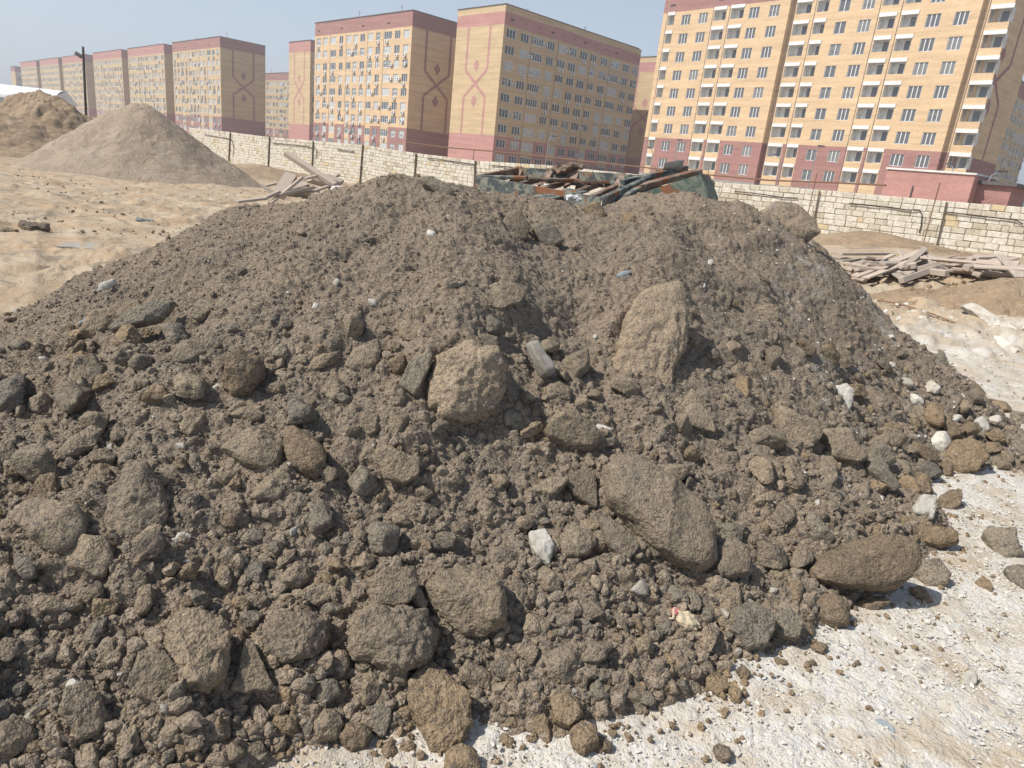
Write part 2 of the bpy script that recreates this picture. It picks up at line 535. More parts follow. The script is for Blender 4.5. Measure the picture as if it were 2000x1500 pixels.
def plain(name, c, r=0.7, spec=0.3, metal=0.0, var=0.12, sc=8.0, c2=None):
    m, nt, b = mat(name); t = NT(nt); P = t.coord('Object')
    n = t.noise(P, sc, 5, 0.65)
    c2 = c2 or tuple(max(0, v * (1 - 2.2 * var)) for v in c)
    nt.links.new(t.mix(c, c2, t.ramp(n, [(0.4, 0.0), (0.65, 1.0)])), b.inputs['Base Color'])
    b.inputs['Roughness'].default_value = r; b.inputs['Specular IOR Level'].default_value = spec; b.inputs['Metallic'].default_value = metal
    return m


M_WHITE = plain('white_plastic', (0.78, 0.78, 0.77), 0.5)
M_PLAST = plain('white_plaster', (0.72, 0.71, 0.68), 0.8, sc=2)
M_GREYW = plain('grey_plinth', (0.33, 0.32, 0.3), 0.9, sc=1.5)
M_ROOFD = plain('dark_roof_edge', (0.12, 0.11, 0.11), 0.7)
M_FAN = plain('dark_grille', (0.06, 0.06, 0.06), 0.6)


M_JOINT = plain('brown_joint', (0.2, 0.13, 0.08), 0.8)


def pane_mat(name, dark, light, thr):
    m, nt, b = mat(name); t = NT(nt)
    P = t.coord('Object'); r = t.rand()
    s = t.sep(P)
    # curtains or blinds behind the glass, different in every window
    st = t.noise(P, 2.6, 2, 0.5)
    f = t.ramp(t.math('ADD', r, t.math('MULTIPLY', t.math('SUBTRACT', st, 0.5), 0.9)), [(thr, 0.0), (thr + 0.12, 1.0)])
    nt.links.new(t.mix(dark, light, f), b.inputs['Base Color'])
    b.inputs['Roughness'].default_value = 0.12; b.inputs['Specular IOR Level'].default_value = 0.6
    return m


M_PANE_R = pane_mat('window_glass', (0.12, 0.125, 0.135), (0.2, 0.2, 0.2), 0.75)
M_PANE_C = pane_mat('curtained_window_glass', (0.07, 0.085, 0.1), (0.52, 0.54, 0.53), 0.42)
M_PANE_D = pane_mat('half_curtained_window_glass', (0.06, 0.07, 0.08), (0.4, 0.42, 0.42), 0.62)


# ------------------------------------------------------------------ ground sheet
def ground():
    nu, nv = 1400, 1250
    u = np.linspace(-1, 1, nu); u = np.sign(u) * (0.3 * np.abs(u) + 0.7 * np.abs(u) ** 4) * 3.2
    v = np.linspace(0, 1, nv); Y = -0.5 + 0.8 * np.exp(v * math.log(4000 / 0.8))
    U, Yg = np.meshgrid(u, Y)
    X = U * (Yg + 1.0)
    Z = G(X, Yg)
    fade = 1 - ss(40, 90, Yg)
    left = ss(0.5, -2.5, X) if False else 1 - ss(-2.5, 0.5, X - 0.25 * (Yg - 6))
    Z = Z + fade * (0.05 * fbm(X, Yg, f=0.45, o=4, s=3) * ss(5, 12, Yg)
                    + left * (0.022 * fbm(X * 0.8, Yg * 1.1, f=.9, o=7, s=9, g=0.68) + .13 * np.maximum(0, fbm(X, Yg, f=.7, o=6, s=19, g=.62) - .4) * ss(5, 9, Yg))
                    + 0.004 * fbm(X, Yg, f=9, o=3, s=5))
    for (tx, ty, ang, wv) in ((-5.5, 8, .5, .5), (-7.1, 8, .5, .5), (-12, 14, 1.15, .8), (-12.6, 15.6, 1.15, .8), (-9, 20, -1.1, .6), (-8.5, 21.7, -1.1, .6)):
        sa, ca = math.sin(ang), math.cos(ang)
        al = (X - tx) * -sa + (Yg - ty) * ca; ac_ = (X - tx) * ca + (Yg - ty) * sa + wv * np.sin(al * .22)
        g_ = np.exp(-(ac_ / .17) ** 4) * np.exp(-(al / 14) ** 4); bm_ = np.exp(-((np.abs(ac_) - .26) / .07) ** 2) * np.exp(-(al / 14) ** 4)
        Z = Z + left * fade * (bm_ * .022 - g_ * .03) * (.6 + .5 * fbm(X, Yg, f=1.2, o=2, s=55))
    rough = np.exp(-((X - 8.5) / 6) ** 2 - ((Yg - 10) / 3.2) ** 2)
    Z = Z + rough * (0.09 * np.abs(fbm(X, Yg, f=1.6, o=5, s=21, g=0.6)) + caps(X, Yg, 0.28, 77, 0.5) * 0.5)
    near = Yg < 9
    c = np.zeros_like(Z)
    c[near] = 0.004 * fbm(X[near], Yg[near], f=14, o=3, s=5) + caps(X[near], Yg[near], 0.06, 15, 0.25) * 0.18
    Z = Z + c * (1 - left * 0.6)
    # clay crumbs by the left foot of the pile
    for (px, py, r, a) in ((95, 538, .42, .05), (182, 543, .5, .05), (250, 520, .6, .09), (245, 490, .5, .05)):
        Q = atz(px, py, 0.0)
        d = np.exp(-((X - Q[0]) / r) ** 2 - ((Yg - Q[1]) / (r * .6)) ** 2)
        Z = Z + a * d * (0.6 + 0.8 * np.abs(fbm(X, Yg, f=5, o=4, s=41)))
    V = np.stack([X, Yg, Z], -1).reshape(-1, 3)
    i = (np.arange(nv - 1)[:, None] * nu + np.arange(nu - 1)[None]).ravel()
    Fq = np.stack([i, i + 1, i + nu + 1, i + nu], -1)
    o = link('ground', mkmesh('ground', V, Fq, M_GROUND))
    tag(o, None, None, None, 'structure')


ground()


# ------------------------------------------------------------------ the dirt pile
def detail(x, y, h):
    low = 1 - ss(0.15, 0.9, h)
    d = 0.045 * fbm(x, y, f=2.6, o=3, s=51) * (0.4 + 0.6 * ss(0.0, 0.3, h))
    wx, wy = x + 0.02 * vn(x * 14, y * 14, s=4), y + 0.02 * vn(x * 14, y * 14, s=8)
    d = d + caps(wx, wy, 0.30, 101, 0.45) * 0.17
    d = d + caps(wx, wy, 0.125, 111, 0.6) * (0.10 + 0.34 * low)
    d = d + caps(wx, wy, 0.058, 121, 0.8) * (0.38 + 0.15 * low)
    d = d + caps(wx + 3.3, wy, 0.028, 131, 0.9) * 0.5
    d = d + 0.011 * np.abs(fbm(x, y, f=17, o=3, s=61, g=0.6))
    return d


SK = []


def skirt(x, y):
    out = np.zeros_like(x)
    for (cx, cy, a, gx, gy) in SK:
        m = (np.abs(x - cx) < 1.8 * a) & (np.abs(y - cy) < 1.8 * a)
        if not m.any(): continue
        dx, dy = x[m] - cx, y[m] - cy; d = np.hypot(dx, dy) + 1e-6
        up = np.clip(.3 + (dx * gx + dy * gy) / d, 0, 1)
        out[m] = np.maximum(out[m], .17 * a * up * np.exp(-((d / a - 1.08) / .2) ** 2))
    return out


def pile():
    nu, nv = 1500, 1250
    v = np.linspace(0, 1, nv); Y = 0.75 * np.exp(v * math.log(9.6 / 0.75))
    u = np.linspace(-1.28, 1.12, nu)
    U, Yg = np.meshgrid(u, Y)
    X = U * (Yg + 0.75)
    h = PILE(X, Yg)
    e = 0.03
    gx = (PILE(X + e, Yg) - PILE(X - e, Yg)) / (2 * e); gy = (PILE(X, Yg + e) - PILE(X, Yg - e)) / (2 * e)
    il = 1 / np.sqrt(1 + gx ** 2 + gy ** 2)
    dt = detail(X, Yg * 1.22, h) * ss(-0.12, 0.06, h) + skirt(X, Yg)
    X = X - gx * il * dt; Yg = Yg - gy * il * dt
    Z = h + il * dt
    keep = (Z > G(X, Yg) - 0.06) & (X > -6.6) & (X < 8.6)
    V = np.stack([X, Yg, Z], -1).reshape(-1, 3)
    i = (np.arange(nv - 1)[:, None] * nu + np.arange(nu - 1)[None]).ravel()
    Fq = np.stack([i, i + 1, i + nu + 1, i + nu], -1)
    Fq = Fq[keep.ravel()[Fq].any(1)]
    used = np.unique(Fq); mp = np.zeros(len(V), np.int32); mp[used] = np.arange(len(used))
    o = link('dirt_pile', mkmesh('dirt_pile', V[used], mp[Fq], M_DIRT))
    tag(o, 'huge heap of crumbly grey-brown dirt filling the foreground', 'dirt pile')




# ------------------------------------------------------------------ rocks
_ICO = {}


def ico(level):
    if level not in _ICO:
        bm = bmesh.new(); bmesh.ops.create_icosphere(bm, subdivisions=level, radius=1)
        V = np.array([v.co[:] for v in bm.verts]); Fc = np.array([[v.index for v in f.verts] for f in bm.faces])
        bm.free(); _ICO[level] = (V, Fc)
    return _ICO[level]


def rock_shape(seed, level, a, b, c, outline=None, rough=0.06, planes=9, box=3.4, grain=0.012, flat=0.12):
    """local verts of a rock: x, y in the slope's plane, z out of it"""
    r = np.random.default_rng(seed)
    V, Fc = ico(level)
    x, y, z = V[:, 0].copy(), V[:, 1].copy(), V[:, 2].copy()
    rho = np.sqrt(x * x + y * y) + 1e-9
    k = 1 / (rho ** box + np.abs(z) ** box) ** (1 / box)
    x, y, z = x * k, y * k, z * k
    P = np.stack([x, y, z], -1)
    f = np.ones(len(P))
    for i in range(planes):
        n = r.normal(size=3); n[2] = abs(n[2]) * (1.6 if outline is not None else 0.8) * (1 if r.random() < .8 else -1)
        if flat and i == 0: n = np.array([r.normal() * .12, r.normal() * .12, 1.0])
        n /= np.linalg.norm(n)
        hgt = r.uniform(0.5, 0.84) if not (flat and i == 0) else 1 - flat
        d = P @ n
        g = np.where(d > 1e-3, hgt / np.maximum(d, 1e-3), 9)
        f = np.minimum(f, g)
    f = np.clip(f, 0.3, 1)
    if outline is not None:
        # keep the outline: cut planes only lower the face
        P = np.stack([P[:, 0] * (1 + (f - 1) * 0.25), P[:, 1] * (1 + (f - 1) * 0.25), P[:, 2] * f], -1)
    else:
        P = P * f[:, None]
    th = np.arctan2(y, x)
    if outline is not None:
        oth, orr = outline
        R = np.interp(th, oth, orr)
        P = np.stack([P[:, 0] * R, P[:, 1] * R, P[:, 2] * c], -1)
    else:
        P = P * np.array([a, b, c])
    s = float(np.mean([a, b]))
    o = r.uniform(0, 90, 3)
    Q = P / s
    n1 = fbm(Q[:, 0] + o[0], Q[:, 1] + o[1], Q[:, 2] + o[2], f=1.5, o=3, s=seed)
    n2 = 1 - 2 * np.abs(fbm(Q[:, 0] + o[1], Q[:, 1] + o[2], Q[:, 2] + o[0], f=4.2, o=3, s=seed + 5))
    U = V / np.linalg.norm(V, axis=1)[:, None]
    P = P + U * ((n1 * rough + n2 * rough * 0.35) * s)[:, None]
    if grain and level >= 4:
        g = vn(P[:, 0] * 70 + o[0], P[:, 1] * 70, P[:, 2] * 70, seed) * 0.6 + vn(P[:, 0] * 150, P[:, 1] * 150 + o[1], P[:, 2] * 150, seed + 1) * 0.4
        P = P + U * (g * min(grain, 0.0045 + 0.02 * s))[:, None] * 0.55
    return P, Fc


def frame_at(C, lean=0.0):
    """axes in the slope at C: ex along the picture's right, ey up it, n out"""
    n = hnorm(C[0], C[1], 0.1)
    v = EYE - C; v = v / np.linalg.norm(v); k = max(0.0, 0.5 - n @ v) * 1.6
    n = n + np.array([0, 0, .22 * max(0, 1 - 2 * k)]) * (lean == 0) + v * (k + lean); n /= np.linalg.norm(n)
    right = RM @ np.array([1, 0, 0])
    ex = right - n * (right @ n); ex /= np.linalg.norm(ex)
    return ex, np.cross(n, ex), n


PLACED = []      # (x, y, radius)


def place_rock(name, px, py, wpx, hpx, ang=0, c=0.6, poly=None, sink=0.3, level=4, m=None, lift=0.0, tilt=(0, 0), **kw):
    C = hit(px, py)
    if float(PILE(C[0], C[1])) > float(G(C[0], C[1])):
        dd_ = -(RM.T @ (C - EYE))[2] / F * max(wpx, hpx) * .4
        qx = C[0] + dd_ * np.cos(np.arange(12) * .52); qy = C[1] + dd_ * np.sin(np.arange(12) * .52)
        hh = PILE(qx, qy); C = C + hnorm(C[0], C[1], .1) * float(np.mean(detail(qx, qy * 1.22, hh))) * .85
    ex, ey, n = frame_at(C, .75 if poly is not None else .3)
    seed = int(px * 7 + py * 13) % 100003

    def onplane(qx, qy):
        d = ray(qx, qy); t = ((C - EYE) @ n) / (d @ n); P = EYE + d * t - C
        return P @ ex, P @ ey
    depth = (RM.T @ (C - EYE))[2] * -1
    outline = None
    if poly is not None:
        pts = np.array([onplane(*q) for q in poly])
        lim = 1.6 * depth / F * max(wpx, hpx)
        th = np.arctan2(pts[:, 1], pts[:, 0])
        # dense resample of the traced outline in polar form
        tt = np.linspace(-pi, pi, 181); rr = np.zeros_like(tt)
        A = pts; B = np.roll(pts, -1, 0)
        for i, t_ in enumerate(tt):
            dx, dy = cos(t_), sin(t_); best = 0
            for p, q in zip(A, B):
                e = q - p; den = dx * -e[1] + dy * e[0]
                if abs(den) < 1e-12: continue
                # p + s e = r d
                s_ = (dx * p[1] - dy * p[0]) / (-(dx * e[1] - dy * e[0])) if abs(dx * e[1] - dy * e[0]) > 1e-12 else -1
                if -1e-6 <= s_ <= 1 + 1e-6:
                    r_ = (p + s_ * e) @ np.array([dx, dy])
                    best = max(best, r_)
            rr[i] = best
        rr = np.minimum(np.where(rr <= 0, np.median(rr), rr), lim)
        ker = np.array([0, 1, 2, 1, 0]) / 4.0
        rr = np.convolve(np.concatenate([rr[-3:-1], rr, rr[1:3]]), ker, 'same')[2:-2]
        outline = (tt, rr)
        a = b = float(np.mean(rr)); th_c = c * a
    else:
        x1, y1 = onplane(px + wpx / 2 * cos(ang), py - wpx / 2 * sin(ang)); x2, y2 = onplane(px + hpx / 2 * sin(ang), py + hpx / 2 * cos(ang))
        a = min(np.hypot(x1, y1), 0.62 * depth / F * wpx * 1.0); b = min(np.hypot(x2, y2), 0.8 * depth / F * hpx)
        th_c = c * min(a, b)
        r0 = math.atan2(y1, x1)
    P, Fc = rock_shape(seed, level, a, b, th_c, outline, **kw)
    if poly is None:
        P = np.stack([P[:, 0] * cos(r0) - P[:, 1] * sin(r0), P[:, 0] * sin(r0) + P[:, 1] * cos(r0), P[:, 2]], -1)
    if tilt != (0, 0):
        R_ = np.array(Matrix.Rotation(tilt[0], 3, 'X') @ Matrix.Rotation(tilt[1], 3, 'Y')); P = P @ R_.T
    W = P[:, :1] * ex + P[:, 1:2] * ey + P[:, 2:] * n
    ctr = C + n * (th_c * (1 - 2 * sink) * 0.5 + lift)
    me = mkmesh(name, W, Fc, m or M_ROCK)
    o = link(name, me, loc=tuple(ctr))
    PLACED.append((C[0], C[1], max(a, b)))
    ns = hnorm(C[0], C[1], 0.1); gl = np.hypot(ns[0], ns[1])
    if max(a, b) > .035 and gl > .2 and sink > -.3: SK.append((C[0], C[1], (a + b) / 2, -ns[0] / gl, -ns[1] / gl))
    return o


# (short name used by the neighbours' labels, kind, label, category, material, polygon, thickness, extras)
BIG = [
 ('the big boulder with white scuffs', 'boulder', 'biggest smooth long boulder with white scuff marks low on the slope', M_ROCK,
  [(1165,925),(1200,912),(1250,925),(1300,960),(1370,1000),(1390,1040),(1392,1105),(1370,1125),(1320,1118),(1270,1090),(1235,1050),(1195,1015),(1168,990)], .48, dict(sink=.0, level=6, rough=.035, planes=4, lift=.02)),
 ('the smooth lens-shaped boulder', 'boulder', 'smooth lens-shaped brown boulder overhanging the white gravel at the right foot', M_BROWN,
  [(1557,1135),(1585,1105),(1640,1080),(1720,1078),(1755,1095),(1760,1130),(1735,1165),(1680,1175),(1620,1170),(1570,1160)], .6, dict(sink=-.2, level=6, rough=.03, planes=4, lift=.05)),
 ('the reddish-edged boulder', 'boulder', 'large half-buried boulder with reddish lower edge in the middle of the pile', M_DIRT,
  [(850,700),(910,672),(970,685),(990,720),(985,780),(955,822),(900,838),(850,835),(828,800),(830,750)], 0.85, dict(sink=.4, level=6, rough=.09)),
 ('the tall wedge slab', 'boulder', 'tall wedge-shaped slab leaning down the slope, pointed end at the bottom', M_DIRT,
  [(1187,725),(1215,640),(1250,575),(1320,560),(1342,610),(1338,680),(1312,740),(1307,795),(1275,817),(1240,800),(1198,765)], .45, dict(sink=.6, level=6, rough=.1, planes=4)),
 ('the thin triangular slab', 'flat_stone', 'thin flat curved triangular slab right of the pointed wedge slab', M_ROCK,
  [(1345,762),(1385,830),(1392,852),(1355,842),(1318,828),(1326,790)], .16, dict(sink=.1, level=5, rough=.03, planes=2)),
 ('the flat-topped wedge rock', 'rock', 'wedge rock with flat dusty top and shaded underside above the scuffed boulder', M_TAN,
  [(1053,850),(1075,822),(1110,815),(1150,835),(1168,865),(1150,887),(1100,882),(1060,868)], .8, dict(sink=.1, level=5, rough=.05)),
 ('the smooth oval rock', 'rock', 'smooth pale oval rock alone on the left middle slope', M_ROCK,
  [(432,880),(480,842),(520,850),(555,880),(545,915),(520,932),(480,920)], .62, dict(sink=.15, level=5, rough=.04)),
 ('the shield-shaped rock', 'rock', 'shield-shaped tan rock with flat face left of the wedge rock', M_TAN,
  [(730,890),(750,870),(790,890),(820,900),(817,935),(790,950),(748,940)], .6, dict(sink=.1, level=5, rough=.045)),
 ('the broad blocky boulder', 'boulder', 'broad blocky brown boulder just right of the flat pale stone', M_TAN,
  [(828,1150),(850,1115),(930,1103),(965,1130),(980,1180),(984,1230),(940,1250),(900,1252),(860,1225),(835,1190)], .7, dict(sink=.1, level=6, rough=.08)),
 ('the flat pale stone', 'flat_stone', 'flat pale grey hexagonal stone between two blocky boulders', M_TAN,
  [(718,1150),(745,1122),(808,1118),(812,1170),(790,1194),(725,1199)], .35, dict(sink=.0, level=5, rough=.03, flat=.3, lift=.03)),
 ('the lumpy pale boulder', 'boulder', 'lumpy pitted pale boulder directly below the flat pale stone', M_ROCK,
  [(672,1275),(700,1210),(770,1195),(830,1197),(852,1240),(842,1292),(790,1320),(720,1312),(680,1297)], .75, dict(sink=.05, level=6, rough=.13)),
 ('the grey rounded boulder', 'boulder', 'grey rounded rough boulder left of the lumpy pale one', M_ROCK,
  [(513,1250),(530,1210),(570,1197),(650,1210),(647,1250),(610,1290),(550,1302),(525,1287)], .7, dict(sink=.1, level=6, rough=.08)),
 ('the blue-flecked boulder', 'boulder', 'large upright boulder with bluish flecks near the bottom left', M_ROCK,
  [(315,1260),(340,1215),(380,1200),(430,1225),(445,1280),(437,1340),(400,1364),(350,1352),(320,1300)], .85, dict(sink=.05, level=6, rough=.1)),
 ('the leaning tan rock', 'rock', 'tan yellowish rock leaning against the blue-flecked boulder from the left', M_TAN,
  [(248,1340),(265,1275),(300,1260),(330,1290),(352,1320),(330,1362),(300,1374),(262,1365)], .7, dict(sink=.1, level=5, rough=.05)),
 ('the triangular slab', 'flat_stone', 'flat triangular slab with pointed top right of the blue-flecked boulder', M_TAN,
  [(446,1355),(465,1310),(475,1254),(490,1256),(530,1345),(528,1356),(480,1361)], .18, dict(sink=-.1, level=5, rough=.02, flat=.3)),
 ('the lowest big boulder', 'boulder', 'tall brown boulder whose foot rests on the white gravel at the bottom', M_BROWN,
  [(795,1350),(830,1308),(870,1325),(920,1370),(922,1430),(900,1470),(870,1487),(840,1480),(825,1440),(795,1395)], .7, dict(sink=.0, level=6, rough=.09)),
 ('the rock cut by the bottom edge', 'rock', 'dark brown rock at the very bottom edge below the tall boulder', M_BROWN,
  [(868,1480),(900,1461),(930,1478),(942,1510),(905,1530),(868,1520)], .7, dict(sink=.1, level=5)),
 ('the pale corner rock', 'rock', 'pale faceted rock at the bottom left corner', M_TAN,
  [(-15,1420),(30,1405),(62,1415),(74,1440),(50,1472),(25,1488),(-20,1490)], .7, dict(sink=.0, level=5, rough=.03)),
 ('the rough left boulder', 'boulder', 'rough porous boulder right of the pale corner rock', M_ROCK,
  [(120,1400),(125,1350),(160,1338),(200,1355),(212,1400),(190,1442),(150,1447)], .8, dict(sink=.1, level=5, rough=.1)),
 ('the dark crest rock', 'boulder', 'dark brown rock with deep shaded underside on the right crest', M_DIRT,
  [(1478,425),(1500,410),(1550,410),(1585,440),(1592,470),(1555,486),(1510,477),(1485,452)], .8, dict(sink=.3, level=5, rough=.08)),
 ('the saddle rock', 'rock', 'oval brown rock in the saddle below the formwork frame', M_BROWN,
  [(1138,412),(1160,400),(1178,415),(1182,435),(1162,442),(1145,432)], .8, dict(sink=.0, level=4)),
 ('the folded grey rock', 'rock', 'folded grey rock with dark underside below the crest saddle', M_GREY,
  [(1032,455),(1058,438),(1085,460),(1100,480),(1070,492),(1050,483)], .7, dict(sink=.1, level=4)),
 ('the flat half-buried rock', 'rock', 'flat smooth half-buried rock above the spur between the two mounds', M_ROCK,
  [(925,590),(935,565),(975,553),(1012,560),(1024,580),(1005,602),(975,614),(940,605)], .5, dict(sink=.2, level=5, rough=.03)),
 ('the big buried hump', 'boulder', 'large rounded boulder buried in dirt at the left middle', M_ROCK,
  [(203,1040),(215,960),(250,900),(290,908),(322,960),(332,1020),(310,1062),(270,1087),(225,1077)], .5, dict(sink=.2, level=6, rough=.06)),
 ('the leaning wedge rock', 'rock', 'wedge rock with dark right face on the upper left slope', M_ROCK,
  [(325,712),(370,675),(420,663),(439,685),(410,707),(385,727),(340,722)], .7, dict(sink=.15, level=5)),
 ('the dark-sided rock', 'rock', 'rounded rock with dark shaded right side on the left slope', M_BROWN,
  [(438,760),(450,710),(480,700),(517,713),(520,745),(490,782),(455,787)], .9, dict(sink=.05, level=5, rough=.08)),
 ('the squarish brown rock', 'rock', 'squarish brown rock near the left edge, upper slope', M_ROCK,
  [(138,735),(150,710),(190,703),(209,725),(207,757),(165,770),(145,762)], .8, dict(sink=.1, level=5, rough=.07)),
 ('the long broken slab', 'flat_stone', 'long narrow broken slab lying across the upper left slope', M_GREY,
  [(222,662),(270,625),(330,603),(357,608),(330,642),(260,660),(235,670)], .35, dict(sink=.0, level=5, rough=.03, lift=.02)),
 ('the long mossy-brown rock', 'rock', 'long brownish rock directly above the broken slab', M_TAN,
  [(155,657),(175,620),(230,603),(282,598),(277,622),(235,642),(190,667)], .6, dict(sink=.15, level=5, rough=.05)),
 ('the heart-shaped rock', 'rock', 'heart-shaped rock left of the reddish-edged boulder', M_ROCK,
  [(675,720),(690,688),(742,673),(744,700),(740,720),(710,739),(685,737)], .7, dict(sink=.1, level=5)),
 ('the rounded block', 'rock', 'rounded block touching the lower right end of the scuffed boulder', M_TAN,
  [(1385,1075),(1410,1055),(1445,1073),(1457,1100),(1447,1130),(1410,1143),(1388,1130)], .8, dict(sink=.0, level=5, rough=.05)),
 ('the brown potato rock', 'rock', 'brown potato-shaped rock directly under the lens-shaped boulder', M_BROWN,
  [(1578,1187),(1600,1172),(1635,1173),(1654,1200),(1652,1229),(1620,1231),(1590,1216)], .75, dict(sink=-.1, level=5, rough=.05)),
 ('the small flat brown rock', 'rock', 'small flattish brown rock on gravel right of the potato-shaped one', M_BROWN,
  [(1670,1185),(1695,1172),(1730,1170),(1738,1184),(1712,1199),(1690,1200)], .6, dict(sink=-.1, level=5)),
 ('the dark knobbly rock', 'rock', 'dark knobbly rock lying free on white gravel right of the lens-shaped boulder', M_GREY,
  [(1770,1125),(1790,1108),(1830,1106),(1853,1130),(1845,1150),(1812,1157),(1790,1140)], .7, dict(sink=.05, level=5, rough=.1)),
 ('the small pointed rock', 'rock', 'small pointed brown rock just below the dark knobbly one', M_BROWN,
  [(1772,1152),(1795,1146),(1812,1160),(1820,1178),(1808,1184),(1782,1170)], .6, dict(sink=.05, level=4)),
 ('the grey layered boulder', 'boulder', 'grey layered boulder on the gravel near the right edge', M_GREY,
  [(1913,1050),(1930,1037),(1980,1043),(1995,1090),(1960,1114),(1940,1090)], .7, dict(sink=.05, level=5, rough=.08)),
 ('the edge boulder', 'boulder', 'grey boulder cut by the right edge below the layered one', M_GREY,
  [(1957,1120),(1985,1110),(2030,1120),(2035,1165),(1995,1160),(1965,1145)], .6, dict(sink=.05, level=5, rough=.05)),
 ('the round brown boulder', 'boulder', 'round brown boulder at the far right foot of the pile', M_BROWN,
  [(1832,905),(1850,875),(1885,862),(1915,880),(1918,910),(1895,932),(1865,938),(1840,925)], .85, dict(sink=.0, level=5, rough=.05)),
 ('the white stone', 'stone', 'white angular limestone propped among brown rocks at the right foot', M_CHALK,
  [(1768,1003),(1785,981),(1810,983),(1813,1005),(1806,1037),(1798,1022),(1774,1017)], .6, dict(sink=-.5, level=5, rough=.09, lift=.05)),
 ('the long ledge rock', 'rock', 'long ledge-like brown rock directly below the white limestone', M_BROWN,
  [(1718,1010),(1740,1005),(1800,1035),(1862,1042),(1868,1066),(1830,1074),(1770,1062),(1735,1040)], .5, dict(sink=-.05, level=5, rough=.07)),
 ('the plate slab', 'flat_stone', 'thick plate-like slab tilted right of the slope centre', M_ROCK,
  [(1590,850),(1640,848),(1682,905),(1662,914),(1610,902)], .4, dict(sink=.0, level=5, rough=.03, flat=.2)),
 ('the second plate slab', 'flat_stone', 'narrow slab just below and right of the thick plate-like one', M_GREY,
  [(1678,903),(1700,900),(1747,960),(1735,970),(1700,945),(1676,926)], .5, dict(sink=.0, level=5, rough=.04)),
 ('the five-sided slab', 'flat_stone', 'five-sided dusty slab standing out right of the triangular curved one', M_ROCK,
  [(1495,800),(1545,818),(1592,832),(1588,870),(1555,892),(1518,870)], .35, dict(sink=.05, level=5, rough=.03)),
 ('the bright white stone', 'stone', 'bright white crumbly limestone on the right slope', M_CHALK,
  [(1612,762),(1640,756),(1660,770),(1657,800),(1647,814),(1623,790)], .6, dict(sink=-.2, level=5, rough=.09)),
 ('the tan cube stone', 'stone', 'tan cubic stone with white top on the upper right slope', M_TAN,
  [(1468,608),(1490,600),(1514,610),(1513,640),(1480,633)], .8, dict(sink=-.1, level=4, rough=.05)),
 ('the under slab', 'flat_stone', 'long dusty slab tucked under the left side of the scuffed boulder', M_ROCK,
  [(1158,1010),(1195,1028),(1242,1075),(1216,1107),(1178,1070)], .35, dict(sink=.05, level=5, rough=.03)),
 ('the split flat rock', 'rock', 'flat dusty rock against the upper left end of the scuffed boulder', M_ROCK,
  [(1095,940),(1140,913),(1161,925),(1163,1000),(1120,975)], .45, dict(sink=.2, level=5, rough=.05)),
 ('the white block', 'stone', 'small white limestone block left of the rounded clod under the scuffed boulder', M_CHALK,
  [(1030,1045),(1060,1038),(1081,1070),(1071,1112),(1050,1096),(1033,1076)], .5, dict(sink=-.3, level=5, rough=.05)),
 ('the capped rock', 'rock', 'rock with crumbly dirt cap right beside the white block', M_ROCK,
  [(1088,1050),(1115,1028),(1155,1045),(1163,1070),(1140,1095),(1095,1098)], .8, dict(sink=.05, level=5, rough=.08)),
 ('the crumbly base boulder', 'boulder', 'crumbly grey boulder at the foot near the glove', M_GREY,
  [(1420,1195),(1455,1180),(1490,1200),(1500,1240),(1485,1270),(1450,1275),(1422,1240)], .8, dict(sink=.05, level=5, rough=.12)),
 ('the upright shard', 'rock', 'upright dusty shard below the rounded block', M_TAN,
  [(1408,1155),(1442,1142),(1446,1185),(1425,1235),(1398,1225),(1400,1190)], .5, dict(sink=.0, level=5, rough=.04)),
 ('the fused base rock', 'rock', 'dark rounded rock right of the crumbly grey boulder at the foot', M_GREY,
  [(1495,1205),(1535,1195),(1560,1225),(1550,1258),(1515,1250),(1492,1230)], .8, dict(sink=.0, level=5, rough=.07)),
 ('the cylinder core', 'concrete_piece', 'grey broken concrete piece right of the reddish-edged boulder', M_CONC,
  [(1020,680),(1040,675),(1062,715),(1072,738),(1052,748),(1035,720)], .6, dict(sink=-.1, level=4, rough=.03)),
 ('the ribbed slab', 'flat_stone', 'grey ribbed slab leaning on the left of the reddish-edged boulder', M_GREY,
  [(778,762),(800,720),(838,690),(850,700),(832,745),(812,785)], .35, dict(sink=.0, level=5, rough=.06)),
 ('the concrete beam end', 'concrete_piece', 'broken concrete bar poking out near the top of the left mound', M_GREY,
  [(815,362),(842,362),(885,388),(880,402),(862,400),(825,375)], .5, dict(sink=-.2, level=4, rough=.02)),
 ('the left crest rock', 'rock', 'dirt-coated rock on the crest beside the left plank heap', M_DIRT,
  [(555,398),(570,378),(596,372),(608,385),(606,400),(575,405)], .9, dict(sink=-.1, level=4, rough=.06)),
 ('the pale patch rock', 'rock', 'buried rock with two pale cream patches below the left mound top', M_TAN,
  [(965,470),(985,425),(1015,410),(1030,440),(1028,470),(990,485)], .4, dict(sink=.25, level=4, rough=.06)),
 ('the elongated left rock', 'rock', 'narrow upright tan rock at the far left of the middle slope', M_TAN,
  [(143,1020),(160,970),(180,965),(180,995),(160,1040),(147,1040)], .7, dict(sink=.05, level=4)),
 ('the left wedge rock', 'rock', 'brown wedge rock with black underside at the left edge', M_BROWN,
  [(60,980),(80,940),(115,935),(120,970),(95,1010),(68,1005)], .9, dict(sink=.05, level=5)),
 ('the broad ledge', 'rock', 'broad sloping dirt-covered ledge at the left above the buried boulder', M_ROCK,
  [(95,915),(130,865),(180,835),(205,845),(185,880),(130,910)], .45, dict(sink=.2, level=5)),
 ('the bar rock', 'rock', 'long low bar-shaped rock at the lower left', M_ROCK,
  [(72,1180),(90,1170),(165,1178),(168,1190),(130,1202),(80,1200)], .8, dict(sink=.0, level=5, rough=.04)),
